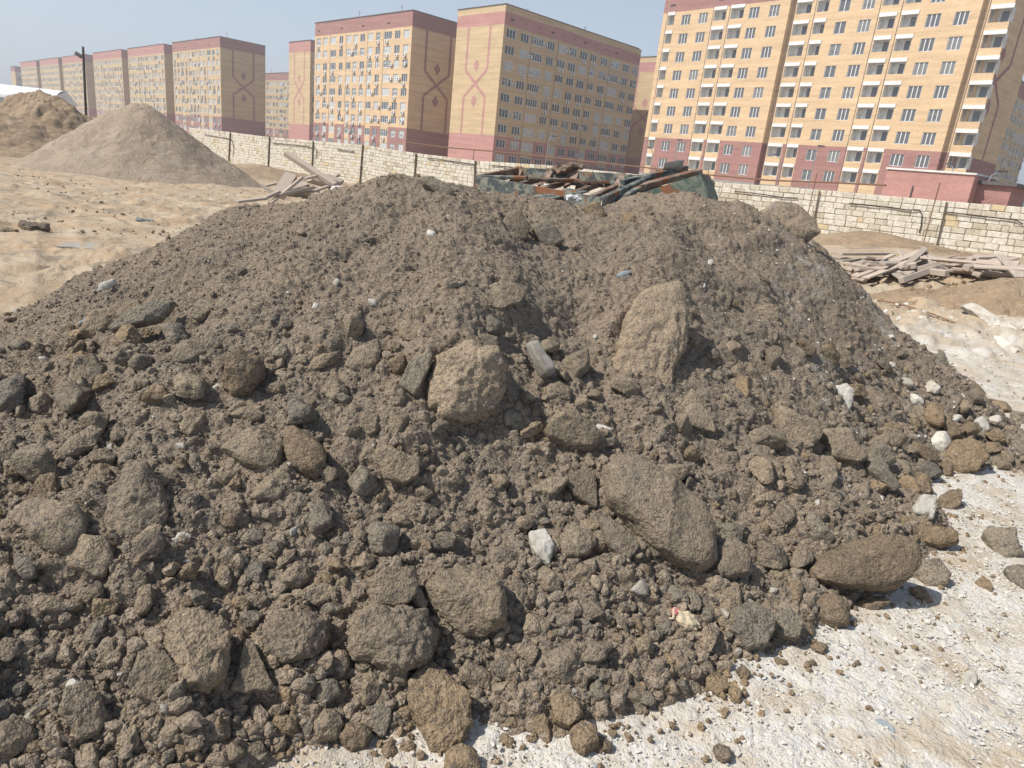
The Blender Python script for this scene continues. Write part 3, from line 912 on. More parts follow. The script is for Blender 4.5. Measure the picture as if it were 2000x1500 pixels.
 ('the split tan pebble', 'rock', 'oval tan rock left of the blue-flecked boulder', M_TAN,
  [(258,1200),(268,1155),(295,1145),(305,1165),(290,1200),(270,1210)], .8, dict(sink=.05, level=4)),
 ('the greyish left rock', 'rock', 'grey elongated rock above the leaning tan one', M_GREY,
  [(165,1245),(185,1215),(215,1205),(205,1235),(190,1262),(168,1262)], .8, dict(sink=.05, level=4)),
 ('the foot lump', 'rock', 'rounded foot lump left of the tall bottom boulder', M_BROWN,
  [(660,1450),(675,1420),(710,1418),(727,1440),(715,1468),(685,1478)], .85, dict(sink=.0, level=5, rough=.06)),
 ('the left foot rock', 'rock', 'grey-brown egg-shaped foot rock, second left of the tall bottom boulder', M_ROCK,
  [(612,1420),(630,1388),(655,1385),(672,1420),(655,1450),(618,1452)], .85, dict(sink=.0, level=5, rough=.06)),
 ('the pointed grey shard', 'stone', 'pointed grey shard at the foot left of the tall bottom boulder', M_GREY,
  [(712,1385),(740,1370),(765,1385),(762,1420),(748,1450),(728,1430),(722,1400)], .5, dict(sink=.0, level=4)),
 ('the split-faced rock', 'rock', 'faceted grey-topped rock below the grey rounded boulder', M_GREY,
  [(612,1340),(630,1325),(660,1335),(665,1360),(640,1380),(615,1375)], .8, dict(sink=.0, level=4)),
 ('the shard on gravel', 'rock', 'pointed brown shard standing on white gravel right of the tall bottom boulder', M_BROWN,
  [(1033,1395),(1055,1382),(1070,1410),(1078,1455),(1068,1465),(1040,1430)], .6, dict(sink=-.1, level=4)),
 ('the rounded foot rock', 'rock', 'rounded brown foot rock right of the pointed shard', M_BROWN,
  [(1072,1375),(1100,1360),(1130,1375),(1138,1405),(1110,1428),(1080,1415)], .85, dict(sink=.0, level=5, rough=.06)),
 ('the lower foot rock', 'rock', 'large rounded rock at the bottom, on gravel below the rounded foot rock', M_BROWN,
  [(1110,1440),(1140,1415),(1165,1430),(1168,1465),(1140,1488),(1115,1470)], .85, dict(sink=.0, level=5, rough=.06)),
 ('the first gravel rock', 'rock', 'round clod on the gravel, left of a pair at the bottom right', M_BROWN,
  [(1374,1335),(1395,1320),(1420,1330),(1422,1352),(1400,1364),(1378,1355)], .85, dict(sink=.0, level=4, rough=.09)),
 ('the second gravel rock', 'rock', 'elongated brown clod leaning on the round clod on gravel', M_BROWN,
  [(1418,1345),(1432,1335),(1448,1360),(1445,1380),(1428,1378)], .8, dict(sink=.0, level=4)),
 ('the upper gravel rock', 'rock', 'squarish brown clod on the gravel above the round clod pair', M_BROWN,
  [(1435,1312),(1450,1303),(1466,1320),(1458,1335),(1445,1330)], .8, dict(sink=.0, level=4)),
 ('the tan gravel rock', 'rock', 'ochre rough stone lying free at the bottom of the gravel', M_TAN,
  [(1390,1465),(1405,1458),(1425,1462),(1427,1490),(1412,1496),(1397,1484)], .85, dict(sink=.0, level=4, rough=.1)),
 ('the blue-grey stone', 'stone', 'flat blue-grey stone set in the gravel at the lower right', M_BLUE,
  [(1708,1407),(1722,1404),(1745,1422),(1748,1434),(1735,1437),(1715,1424)], .3, dict(sink=.1, level=4, rough=.04)),
 ('the white lump', 'stone', 'roundish white lump on the gravel near the right edge', M_CHALK,
  [(1873,1325),(1890,1315),(1908,1325),(1907,1342),(1885,1344)], .7, dict(sink=.1, level=4, rough=.09)),
 ('the free brown stone', 'rock', 'small brown stone alone on gravel below the layered boulder', M_BROWN,
  [(1903,1140),(1918,1130),(1936,1145),(1937,1157),(1915,1155)], .7, dict(sink=.0, level=4)),
 ('the far white slab', 'flat_stone', 'long white chalky ledge on the ground far right', M_CHALK,
  [(1868,603),(1900,592),(1990,652),(1996,668),(1972,675),(1930,645),(1905,622)], .2, dict(sink=.0, level=5, rough=.08)),
 ('the far white patch stone', 'flat_stone', 'flat white slab on the ground below the chalky ledge', M_CHALK,
  [(1933,658),(1958,660),(1985,690),(1975,700),(1950,682)], .2, dict(sink=.1, level=4, rough=.08)),
 ('the right edge white stone', 'stone', 'white jagged stone at the right edge beyond the pile', M_CHALK,
  [(1978,765),(2000,758),(2020,770),(2010,795),(1985,785)], .5, dict(sink=.1, level=4, rough=.08)),
 ('the upper grey edge rock', 'rock', 'greyish rock at the right end of the row of foot rocks', M_GREY,
  [(1965,865),(1985,852),(2015,862),(2020,905),(1995,905),(1970,885)], .8, dict(sink=.0, level=5, rough=.05)),
]
for short, kind, label, m, poly, c, kw in BIG:
    p = np.array(poly); cx, cy = p.mean(0)
    kw = dict(kw); kw['planes'] = kw.get('planes', 6) + 2; kw['sink'] = kw.get('sink', .1) - .12; c *= 1.15
    if kind in ('flat_stone', 'concrete_piece'): kw['lift'] = kw.get('lift', 0) + .035; c *= 1.25; kw['planes'] = 3
    if short == 'the left crest rock': kw['lift'] = .06
    kw.setdefault('rough', .06)
    o = place_rock(kind, cx, cy, np.ptp(p[:, 0]), np.ptp(p[:, 1]), c=c, poly=poly, m=m, **kw)
    tag(o, label, kind.replace('_', ' '))
NBIG = len(BIG)
LM = [(b[0], np.mean([q[0] for q in b[4]]), np.mean([q[1] for q in b[4]])) for b in BIG]

# smaller stones read off the photograph: px, py, w, h, angle, look, material
SMALL = [
 (1080,775,60,44,.2,'dusty',M_ROCK),(1036,840,34,52,-.5,'pointed',M_TAN),(990,818,40,32,0,'pale grey',M_GREY),(770,845,44,46,0,'triangular',M_TAN),(725,842,52,30,-.5,'ochre',M_TAN),
 (875,930,62,42,-.2,'dusty',M_ROCK),(820,880,34,26,.3,'small dusty',M_ROCK),(948,1000,50,42,.1,'rounded',M_ROCK),(1150,1033,46,38,.2,'rounded tan',M_TAN),(1245,1160,60,22,-.2,'bone-coloured',M_CHALK),
 (1292,1142,38,52,-.2,'dark grey',M_GREY),(1150,1200,56,34,-.2,'brick-shaped',M_ROCK),(1235,1278,58,38,-.5,'speckled ochre',M_TAN),(1210,1230,30,80,.6,'long narrow',M_ROCK),(1330,1290,60,44,.4,'dusty',M_ROCK),
 (1095,1310,95,60,-.2,'broad low',M_ROCK),(1160,1355,55,48,.2,'dusty',M_GREY),(1210,1345,44,40,0,'rounded',M_ROCK),(1255,1365,48,38,.3,'dark',M_GREY),(1020,1370,44,46,0,'rounded',M_ROCK),
 (1180,1462,42,38,0,'rounded brown',M_BROWN),(990,1450,34,32,.5,'squarish',M_BROWN),(965,1490,26,20,0,'small brown',M_BROWN),(710,1352,60,56,.1,'blocky',M_ROCK),(600,1380,52,58,.4,'knobbly',M_ROCK),
 (650,1300,60,70,.5,'dusty',M_ROCK),(560,1420,60,60,0,'crumbly',M_BROWN),(500,1430,56,46,.3,'crumbly',M_ROCK),(420,1440,80,60,0,'low crumbly',M_ROCK),(560,1360,50,38,.7,'brown',M_BROWN),
 (480,1475,70,52,.2,'dusty',M_ROCK),(340,1430,80,60,.1,'crumbly',M_ROCK),(265,1395,26,44,-.2,'ochre-yellow',M_TAN),(250,1450,60,46,0,'dusty',M_ROCK),(60,1395,34,26,.8,'pale flat',M_CHALK),
 (85,1380,38,30,0,'grey',M_GREY),(100,1462,74,36,.1,'flat tan',M_TAN),(30,1210,50,40,.4,'dusty',M_ROCK),(20,1270,70,60,.2,'dusty',M_ROCK),(90,1330,60,34,.5,'tan',M_TAN),
 (450,1100,50,34,-.9,'tilted',M_ROCK),(440,1085,70,30,-.9,'slanting',M_TAN),(380,935,34,90,.7,'grey shattered',M_GREY),(525,970,48,70,-.5,'dusty',M_ROCK),(555,975,16,80,-.5,'narrow stick-like',M_ROCK),
 (435,1130,36,34,.2,'pale rounded',M_TAN),(560,1095,30,54,-.6,'flat upright',M_ROCK),(350,1070,20,30,0,'whitish',M_CHALK),(370,1105,10,22,0,'white',M_CHALK),(340,960,24,20,0,'grey',M_GREY),
 (580,1140,70,50,.3,'rough',M_ROCK),(630,1165,90,50,.2,'broad flat',M_ROCK),(600,1190,10,34,-.6,'white sliver',M_CHALK),(700,1020,36,26,0,'rounded',M_ROCK),(820,1060,44,36,.2,'dusty',M_ROCK),
 (870,1065,60,44,0,'dusty',M_ROCK),(990,1100,52,60,.4,'dusty',M_ROCK),(1010,1150,46,60,.8,'dusty',M_ROCK),(1040,1230,60,44,0,'low dusty',M_ROCK),(820,1185,24,46,-.3,'dark narrow',M_GREY),
 (620,625,18,14,0,'small white',M_CHALK),(730,605,20,12,0,'small white',M_CHALK),(715,463,40,20,0,'pale oval',M_TAN),(842,470,16,12,0,'bright white',M_CHALK),(1250,425,46,34,0,'pale dusty',M_TAN),
 (1230,440,40,30,.4,'brown',M_BROWN),(1215,547,12,24,0,'small blue-grey',M_BLUE),(1415,590,28,32,0,'ochre',M_TAN),(1385,515,18,12,.4,'white',M_CHALK),(1372,560,12,10,0,'small white',M_CHALK),
 (1420,665,44,28,-.1,'dark grey',M_GREY),(1468,740,34,64,.4,'splintered',M_ROCK),(1430,740,44,40,0,'lumpy',M_ROCK),(1440,775,50,40,.3,'brown',M_BROWN),(1560,690,60,30,0,'brown',M_BROWN),
 (1610,705,60,34,-.2,'flat brown',M_BROWN),(1480,560,22,40,0,'upright brown',M_BROWN),(1620,440,1,1,0,'',None),(225,580,24,26,-.5,'whitish',M_CHALK),(367,570,16,14,.3,'white corner',M_CHALK),
 (78,693,14,16,0,'small white',M_CHALK),(425,770,14,26,.2,'white upright',M_CHALK),(165,630,30,14,.4,'bluish',M_BLUE),(630,720,24,50,-.6,'smooth tan',M_TAN),(590,715,14,22,0,'pale grey',M_GREY),
 (555,650,40,22,.7,'oval',M_ROCK),(520,665,40,18,0,'flat',M_ROCK),(395,620,44,18,.5,'tilted',M_ROCK),(150,790,80,46,.1,'half-buried',M_ROCK),(80,790,50,36,0,'half-buried',M_ROCK),
 (380,840,44,40,0,'angular',M_ROCK),(230,865,30,20,0,'ochre',M_TAN),(480,820,70,24,.2,'half-buried',M_ROCK),(820,620,20,36,.4,'dark cleft',M_ROCK),(800,650,44,50,.5,'half-buried',M_ROCK),
 (960,640,54,30,-.6,'dark grey',M_GREY),(950,665,64,34,-.4,'flat pale',M_TAN),(885,565,20,30,-.4,'dark upright',M_GREY),(1520,1010,52,56,-.3,'angular',M_ROCK),(1580,1040,70,60,.5,'dark grey blocky',M_GREY),
 (1590,1000,40,60,-.2,'leaning',M_ROCK),(1640,1060,60,40,0,'grey',M_GREY),(1500,1090,70,66,-.7,'cracked',M_ROCK),(1555,1095,60,50,-.6,'angular tan',M_TAN),(1520,1125,50,34,.4,'tan',M_TAN),
 (1425,1035,62,56,-.5,'blocky dusty',M_GREY),(1480,985,36,20,0,'small dusty',M_ROCK),(1690,1020,40,26,0,'tan',M_TAN),(1705,1055,40,36,0,'brown',M_BROWN),(1740,1040,30,30,0,'grey',M_GREY),
 (1775,1082,42,40,0,'round brown',M_BROWN),(1735,1070,24,24,0,'small brown',M_BROWN),(1800,960,60,36,-.2,'brown',M_BROWN),(1770,965,70,26,-.3,'ledge-like',M_BROWN),(1845,985,50,60,-.5,'brown',M_BROWN),
 (1800,925,60,36,.2,'grey',M_GREY),(1755,920,50,30,-.6,'grey slab-like',M_GREY),(1845,922,44,30,.2,'brown',M_BROWN),(1830,870,46,36,-.4,'white-tan',M_CHALK),(1790,890,70,36,-.2,'brown',M_BROWN),
 (1740,845,50,26,-.6,'brown',M_BROWN),(1780,830,44,20,0,'flat brown',M_BROWN),(1820,820,54,34,-.3,'brown angular',M_BROWN),(1850,850,50,40,.2,'brown',M_BROWN),(1885,845,40,28,0,'brown',M_BROWN),
 (1910,835,44,30,-.6,'white and tan',M_CHALK),(1938,832,36,26,-.4,'white',M_CHALK),(1860,823,26,18,-.5,'white',M_CHALK),(1818,763,36,20,-.5,'long white',M_CHALK),(1788,785,40,16,-.5,'long white',M_CHALK),
 (1768,745,34,26,-.2,'white-dusted',M_CHALK),(1870,735,50,16,-.7,'white splinter-like',M_CHALK),(1745,712,14,18,0,'pale oval',M_CHALK),(1740,658,12,10,0,'small white',M_CHALK),(1720,683,14,10,0,'small white',M_CHALK),
 (1930,770,60,22,-.6,'grey-white',M_CHALK),(1900,765,60,26,-.7,'brown',M_BROWN),(1950,800,60,30,-.6,'brown',M_BROWN),(1985,820,50,34,-.3,'grey',M_GREY),(1930,880,44,26,0,'brown',M_BROWN),
 (1960,895,40,24,0,'tan',M_TAN),(1955,915,40,20,0,'tan',M_TAN),(1918,922,14,22,0,'small white',M_CHALK),(1940,860,44,26,-.3,'brown',M_BROWN),(1600,1270,40,26,0,'dark',M_BROWN),
 (1570,1235,46,30,0,'brown',M_BROWN),(1410,1398,30,22,0,'brown',M_BROWN),(1525,1295,30,18,-.5,'brown',M_BROWN),(1380,1310,30,20,0,'brown',M_BROWN),(1000,1420,34,30,.2,'brown',M_BROWN),
 (800,1460,36,30,0,'brown',M_BROWN),(760,1465,30,34,0,'brown',M_BROWN),(95,538,58,24,0,'crumbling clay',M_TAN),(180,543,62,26,.1,'orange clay',M_TAN),
 (1560,1180,40,36,0,'tan',M_TAN),(1545,1160,44,40,0,'brown',M_BROWN),(1475,1135,40,50,.2,'dusty',M_ROCK),(1345,1180,40,40,0,'dark grey',M_GREY),(1310,1175,46,24,-.2,'dark flat',M_GREY),
 (1130,560,24,20,0,'dusty',M_ROCK),(1000,830,30,30,0,'grey',M_GREY),(1180,870,24,44,-.3,'pale upright',M_GREY),(1165,850,22,40,-.4,'white-edged',M_CHALK),
]
FACES = []


def rel(px, py, i):
    n, x, y = LM[i]; dx, dy = px - x, py - y
    if abs(dx) > 1.7 * abs(dy): return 'right of ' if dx > 0 else 'left of '
    if abs(dy) > 1.7 * abs(dx): return 'below ' if dy > 0 else 'above '
    return ('lower ' if dy > 0 else 'upper ') + ('right of ' if dx > 0 else 'left of ')


used_labels = {}


def stone_label(px, py, look, noun):
    order = sorted(range(NBIG), key=lambda i: (LM[i][1] - px) ** 2 + (LM[i][2] - py) ** 2)
    for i in order[:4]:
        lab = (look + ' ' + noun + ' ' + rel(px, py, i) + LM[i][0]).strip()
        lab = lab.replace(noun + ' upper', noun + ' to the upper').replace(noun + ' lower', noun + ' to the lower')
        if lab not in used_labels:
            used_labels[lab] = 1; return lab
    return None


for i, (px, py, w_, h_, ang, look, m) in enumerate(SMALL):
    if m is None: continue
    big_ = max(w_, h_)
    o = place_rock('stone', px, py, w_, h_, ang, c=random.uniform(.4, .8), m=m, sink=random.uniform(-.4, .05), level=4 if big_ > 26 else 3, rough=.1, planes=11, box=3.2,
                   tilt=(random.uniform(-.3, .3), random.uniform(-.3, .3)))
    lab = stone_label(px, py, look, 'stone')
    tag(o, lab or look + ' stone on the slope of the dirt pile', 'stone', 'stones on and around the dirt pile')

# further stones of the pile, placed at random over its slope, bigger and denser towards the foot
rr = np.random.default_rng(5)
TINTS = [('dusty', M_ROCK), ('dusty brown', M_BROWN), ('tan', M_TAN), ('grey', M_GREY)]
cnt = 0; tries = 0
while cnt < 132 and tries < 6000:
    tries += 1
    px, py = rr.uniform(-20, 1900), 1500 - 850 * rr.random() ** 2.0
    C = hit(px, py)
    if C is None: continue
    hp = float(PILE(C[0], C[1]))
    if hp < 0.02 or C[1] > 6.5: continue
    size = (0.034 + 0.055 * rr.random() ** 1.5) * (1.25 - 0.5 * min(hp, 1.2))
    if any((C[0] - a) ** 2 + (C[1] - b) ** 2 < (r_ + size * .8) ** 2 for a, b, r_ in PLACED): continue
    k = rr.choice(4, p=[.5, .2, .17, .13])
    depth = -(RM.T @ (C - EYE))[2]
    pw = 2 * size * F / depth
    lab = stone_label(px, py, ('small ' if size < .045 else '') + rr.choice(['angular ', 'rounded ', 'knobbly ', 'blocky ']) + TINTS[k][0], 'stone')
    if lab is None: continue
    o = place_rock('stone', px, py, pw * rr.uniform(.8, 1.3), pw * rr.uniform(.6, 1), rr.uniform(-1, 1), c=rr.uniform(.6, .95), m=TINTS[k][1], sink=rr.uniform(-.35, .1),
                   level=4 if pw > 30 else 3, rough=.1, planes=12, box=3.2, tilt=(rr.uniform(-.4, .4), rr.uniform(-.4, .4)))
    tag(o, lab, 'stone', 'stones on and around the dirt pile')
    cnt += 1
print('stones', len(PLACED), 'random', cnt)


pile()


# ------------------------------------------------------------------ countless clods and chips (stuff)
def scatter(name, pts, sizes, mats, mi, flatness, level, seed, sinkf=0.25, tint=None):
    r = np.random.default_rng(seed)
    T = []
    for k in range(14):
        P, Fc = rock_shape(seed * 31 + k, level, r.uniform(.8, 1.2), r.uniform(.6, .95), flatness * r.uniform(.7, 1.2), None, rough=.12, planes=10, box=3.0, grain=0)
        T.append(P)
    T = np.array(T); nv = T.shape[1]; n = len(pts)
    tsel = r.integers(0, 14, n)
    a = r.uniform(0, 2 * pi, n)
    e = 0.03
    gx = (H(pts[:, 0] + e, pts[:, 1]) - H(pts[:, 0] - e, pts[:, 1])) / (2 * e)
    gy = (H(pts[:, 0], pts[:, 1] + e) - H(pts[:, 0], pts[:, 1] - e)) / (2 * e)
    N = np.stack([-gx, -gy, np.ones(n)], -1) + r.normal(size=(n, 3)) * .35; N /= np.linalg.norm(N, axis=1)[:, None]
    X = np.stack([np.cos(a), np.sin(a), np.zeros(n)], -1); X -= N * (X * N).sum(1)[:, None]; X /= np.linalg.norm(X, axis=1)[:, None]
    Yv = np.cross(N, X)
    L = T[tsel] * sizes[:, None, None]
    W = L[:, :, :1] * X[:, None] + L[:, :, 1:2] * Yv[:, None] + L[:, :, 2:] * N[:, None] + pts[:, None] + N[:, None] * (sizes * flatness * (0.5 - sinkf))[:, None, None]
    Fa = (Fc[None] + (np.arange(n) * nv)[:, None, None]).reshape(-1, 3)
    me = mkmesh(name, W.reshape(-1, 3), Fa, mats, smooth=False, mi=np.repeat(mi, len(Fc)), tint=np.repeat(tint if tint is not None else r.random(n) * .5, nv))
    return link(name, me)


def on_pile(n, seed, low_bias=0.0):
    r = np.random.default_rng(seed); out = []
    while sum(len(o) for o in out) < n:
        y = 0.9 + 5.6 * r.random(n * 3) ** 1.25; x = (r.random(n * 3) * 2.0 - 1.05) * (y * 0.78 + 0.35)
        h = PILE(x, y); ok = (h > G(x, y) - 0.0)
        if low_bias: ok &= r.random(len(x)) < np.exp(-np.maximum(h, 0) * low_bias)
        x, y, h = x[ok], y[ok], h[ok]
        e = .03
        gx = (PILE(x + e, y) - PILE(x - e, y)) / (2 * e); gy = (PILE(x, y + e) - PILE(x, y - e)) / (2 * e); il = 1 / np.sqrt(1 + gx ** 2 + gy ** 2)
        dt = detail(x, y * 1.22, h) * ss(-0.12, 0.06, h) + skirt(x, y)
        out.append(np.stack([x - gx * il * dt, y - gy * il * dt, h + il * dt], -1))
    return np.concatenate(out)[:n]


r = np.random.default_rng(3)
n = 5000
P = on_pile(n, 21, 3.6); s = 0.011 + 0.027 * r.random(n) ** 2.2
mi = r.choice(5, n, p=[.62, .15, .12, .1, .01])
tag(scatter('coarse_clods', P, s, [M_CLOD, M_TAN, M_GREY, M_BROWN, M_CHALK], mi, .75, 2, 4), 'loose fist-sized lumps of dirt and stone strewn thickly over the heap', 'clods', kind='stuff')
n = 60000
P = on_pile(n, 22, 0.35); s = 0.0028 + 0.0085 * r.random(n) ** 2.6
mi = r.choice(5, n, p=[.66, .12, .12, .085, .015])
tag(scatter('fine_clods', P, s, [M_CLOD, M_TAN, M_GREY, M_BROWN, M_CHALK], mi, .75, 1, 5, .2), 'fine crumbs and pebbles covering the whole dirt heap', 'crumbs', kind='stuff')

# white flakes on the right flank of the pile
n = 900
P = on_pile(n * 5, 23, 0); P = P[(P[:, 0] > 1.1 + 0.6 * np.abs(r.normal(size=len(P)))) & (P[:, 1] > 2.5)][:n]; n = len(P)
tag(scatter('white_flakes', P, 0.004 + 0.014 * r.random(n) ** 3, [M_CHIP], np.zeros(n, int), .45, 1, 6, .1), 'white limestone flakes sprinkled on the right flank of the heap', 'flakes', kind='stuff')


def on_ground(n, seed, x0, x1, y0, y1, pw=1.0):
    r = np.random.default_rng(seed)
    y = y0 + (y1 - y0) * r.random(n) ** pw; x = x0 + (x1 - x0) * r.random(n)
    ok = (PILE(x, y) < G(x, y) + 0.02) & (x > -0.85 - 0.1 * y) & (np.abs(x) < 0.95 * y + .6)
    x, y = x[ok], y[ok]
    return np.stack([x, y, G(x, y) + 0.004], -1)


P = on_ground(150000, 31, -1.6, 7, 1.0, 8, 1.7); n = len(P)
dens = fbm(P[:, 0], P[:, 1], f=1.6, o=3, s=71); keep = r.random(n) < 0.35 + 0.65 * ss(-.5, .4, dens); P = P[keep]; n = len(P)
s = 0.003 + 0.011 * r.random(n) ** 3.2
mi = r.choice(4, n, p=[.86, .1, .03, .01])
tag(scatter('gravel_chips', P, s, [M_CHIP, M_CHALK, M_TAN, M_BLUE], mi, .35, 1, 7, .1), 'flat white limestone chips covering the ground at the right', 'gravel', kind='stuff')
P = np.random.default_rng(41).uniform((2.5, 5.0), (13, 13.5), (5200, 2)); P = P[(PILE(np.clip(P[:, 0], -7, 9), np.clip(P[:, 1], .4, 10.5)) < G(P[:, 0], P[:, 1])) | (P[:, 0] > 8)]
P = P[r.random(len(P)) < .25 + .75 * ss(-.3, .5, fbm(P[:, 0], P[:, 1], f=.9, o=3, s=91))]; n = len(P)
P = np.column_stack([P, G(P[:, 0], P[:, 1]) + .03]); orange = (P[:, 1] - .1 * P[:, 0] > 10.8)
tag(scatter('pale_rubble', P, .012 + .05 * r.random(n) ** 4, [M_CHIP, M_CHALK, M_TAN, M_GREY, M_SAND2], np.where(orange, 4, r.choice(4, n, p=[.35, .3, .2, .15])), .6, 2, 9, .3), 'pale broken rubble spread over the rising ground beside the heap', 'rubble', kind='stuff')
P = np.random.default_rng(43).uniform((-22, 4.0), (-1, 30), (9000, 2)); P = P[r.random(len(P)) < .12 + .88 * ss(.1, .7, fbm(P[:, 0], P[:, 1], f=.55, o=3, s=95))]; P = P[(P[:, 0] < -4.5) | (P[:, 1] > 8)]; n = len(P)
P = np.column_stack([P, G(P[:, 0], P[:, 1]) + .0])
tag(scatter('sand_clods', P, .012 + .045 * r.random(n) ** 4, [M_TAN, M_SAND2, M_GREY], r.choice(3, n, p=[.45, .4, .15]), .55, 2, 10, .3), 'small clods and crumbs scattered over the open sand on the left', 'clods', kind='stuff')
# brown crumbs rolled out from the foot onto the gravel
P = on_ground(40000, 32, -1.6, 4.6, 1.0, 5); P = P[r.random(len(P)) < np.exp(-(G(P[:, 0], P[:, 1]) - PILE(P[:, 0], P[:, 1])) * 11) * .5]; n = len(P)
tag(scatter('rolled_crumbs', P, 0.004 + 0.016 * r.random(n) ** 2.6, [M_BROWN], np.zeros(n, int), .8, 2, 8, .1), 'brown dirt crumbs rolled onto the gravel along the foot of the heap', 'crumbs', kind='stuff')
print('crumbs', n)


# ------------------------------------------------------------------ apartment blocks
FL = 2.85
_wcache = {}


def window_mesh(wd, hg, n, simple, pane, name='window'):
    key = (round(wd, 2), round(hg, 2), n, simple, pane.name, name)
    if key in _wcache: return _wcache[key]
    b = MB(); d = .07
    b.box(-.02, wd + .02, -.14, -.02, -.07, 0, 0)
    b.box(0, d, -.06, 0, 0, hg, 0); b.box(wd - d, wd, -.06, 0, 0, hg, 0); b.box(d, wd - d, -.06, 0, hg - d, hg, 0); b.box(d, wd - d, -.06, 0, .002, d, 0)
    for k in range(1, n):
        x = wd * k / n; b.box(x - .055, x + .055, -.065, 0, d, hg - d, 0)
    if simple: b.quad((0, .001, 0), (wd, .001, 0), (wd, .001, hg), (0, .001, hg), 1)
    me = b.mesh(name, [M_WHITE, pane] if simple else [M_WHITE])
    p = None
    if not simple:
        q = MB(); q.quad((d, -.01, d), (wd - d, -.01, d), (wd - d, -.01, hg - d), (d, -.01, hg - d)); p = q.mesh('pane', [pane])
    _wcache[key] = (me, p)
    return me, p


def ac_mesh():
    b = MB(); b.box(-.42, .42, -.36, -.06, 0, .58, 0)
    b.box(-.34, -.28, -.34, .0, -.08, -.001, 2); b.box(.28, .34, -.34, 0, -.08, -.001, 2)
    n = len(b.v)
    for k in range(12): b.v.append((-.1 + .22 * cos(k * pi / 6), -.364, .29 + .22 * sin(k * pi / 6)))
    b.f.append(tuple(n + k for k in range(12))); b.m.append(1)
    return b.mesh('air_conditioner', [M_WHITE, M_FAN, M_GREYW])


AC = ac_mesh()


def facade(b, L, D, zb, zt, openings, color, offs, zbreaks, left=0.0):
    """front skin with holes (reveals m=2), stepped back where offs says so"""
    us = sorted(set([0, L] + [o[0] for o in openings] + [o[1] for o in openings] + [o[0] for o in offs]))
    zs = sorted(set([zb, zt] + [o[2] for o in openings] + [o[3] for o in openings] + zbreaks))
    def off(u):
        v = 0
        for (u0, d) in offs:
            if u >= u0 - 1e-6: v = d
        return v
    rows = {}
    for o in openings: rows.setdefault((o[2], o[3]), []).append(o)
    for i in range(len(us) - 1):
        u0, u1 = us[i], us[i + 1]; um = (u0 + u1) / 2; y = off(um)
        run = None
        for j in range(len(zs) - 1):
            z0, z1 = zs[j], zs[j + 1]; zm = (z0 + z1) / 2
            hole = any(o[0] < um < o[1] and o[2] < zm < o[3] for o in openings)
            if not hole: b.quad((u0, y, z0), (u1, y, z0), (u1, y, z1), (u0, y, z1), color(um, zm))
    for (u0, u1, z0, z1, dp, m) in openings:
        y = off((u0 + u1) / 2); Y = y + dp
        b.quad((u0, y, z0), (u0, y, z1), (u0, Y, z1), (u0, Y, z0), m); b.quad((u1, y, z0), (u1, Y, z0), (u1, Y, z1), (u1, y, z1), m)
        b.quad((u0, y, z0), (u0, Y, z0), (u1, Y, z0), (u1, y, z0), m); b.quad((u0, y, z1), (u1, y, z1), (u1, Y, z1), (u0, Y, z1), m)
        b.quad((u0, Y, z0), (u1, Y, z0), (u1, Y, z1), (u0, Y, z1), m)
    for (u0, d), (p0, pd) in zip(offs, [(0, 0)] + offs[:-1]):
        if d != pd:
            for z0, z1 in zip(zs[:-1], zs[1:]): b.quad((u0, pd, z0), (u0, d, z0), (u0, d, z1), (u0, pd, z1), color(-1, (z0 + z1) / 2))


def ornament(parent, face, W, zA, zM, m, y=0.0):
    """two bent bands crossing, with two lozenges, standing 2 cm proud of a blind end wall"""
    h = zA - zM; a, c = .27 * W, .73 * W; t = .3
    zz = [zA, zA - .395 * h, zA - .52 * h, zA - .645 * h, zM]
    def P(u, z, pr=.02):
        return {'R': (face[1] + pr, u, z), 'L': (face[1] - pr, W - u, z)}[face[0]]
    b = MB()
    def strip(u0, z0, u1, z1, pr):
        du, dz = u1 - u0, z1 - z0; l = math.hypot(du, dz); nx, nz = -dz / l * t, du / l * t
        q = [(u0 + nx, z0 + nz), (u0 - nx, z0 - nz), (u1 - nx, z1 - nz), (u1 + nx, z1 + nz)]
        b.quad(*[P(u, z, pr) for u, z in q])
    mid = W / 2
    for s_, pr in ((1, .02), (-1, .024)):
        x0, x1 = (a, c) if s_ == 1 else (c, a)
        strip(x0, zz[0] - .02, x0, zz[1], pr); strip(x0, zz[1], x1, zz[3], pr + .008); strip(x1, zz[3], x1, zz[4] + .02, pr)
    link('ornament_band', b.mesh('ornament_band', [m]), parent)
    for zc in (zz[2] + .165 * h, zz[2] - .165 * h):
        b = MB(); b.quad(P(mid - .95, zc), P(mid, zc - 1.25), P(mid + .95, zc), P(mid, zc + 1.25)); link('ornament_lozenge', b.mesh('ornament_lozenge', [m]), parent)


def finish(parent, kind_counts, name, me, pane, loc, cap=100, ymax=None):
    pass


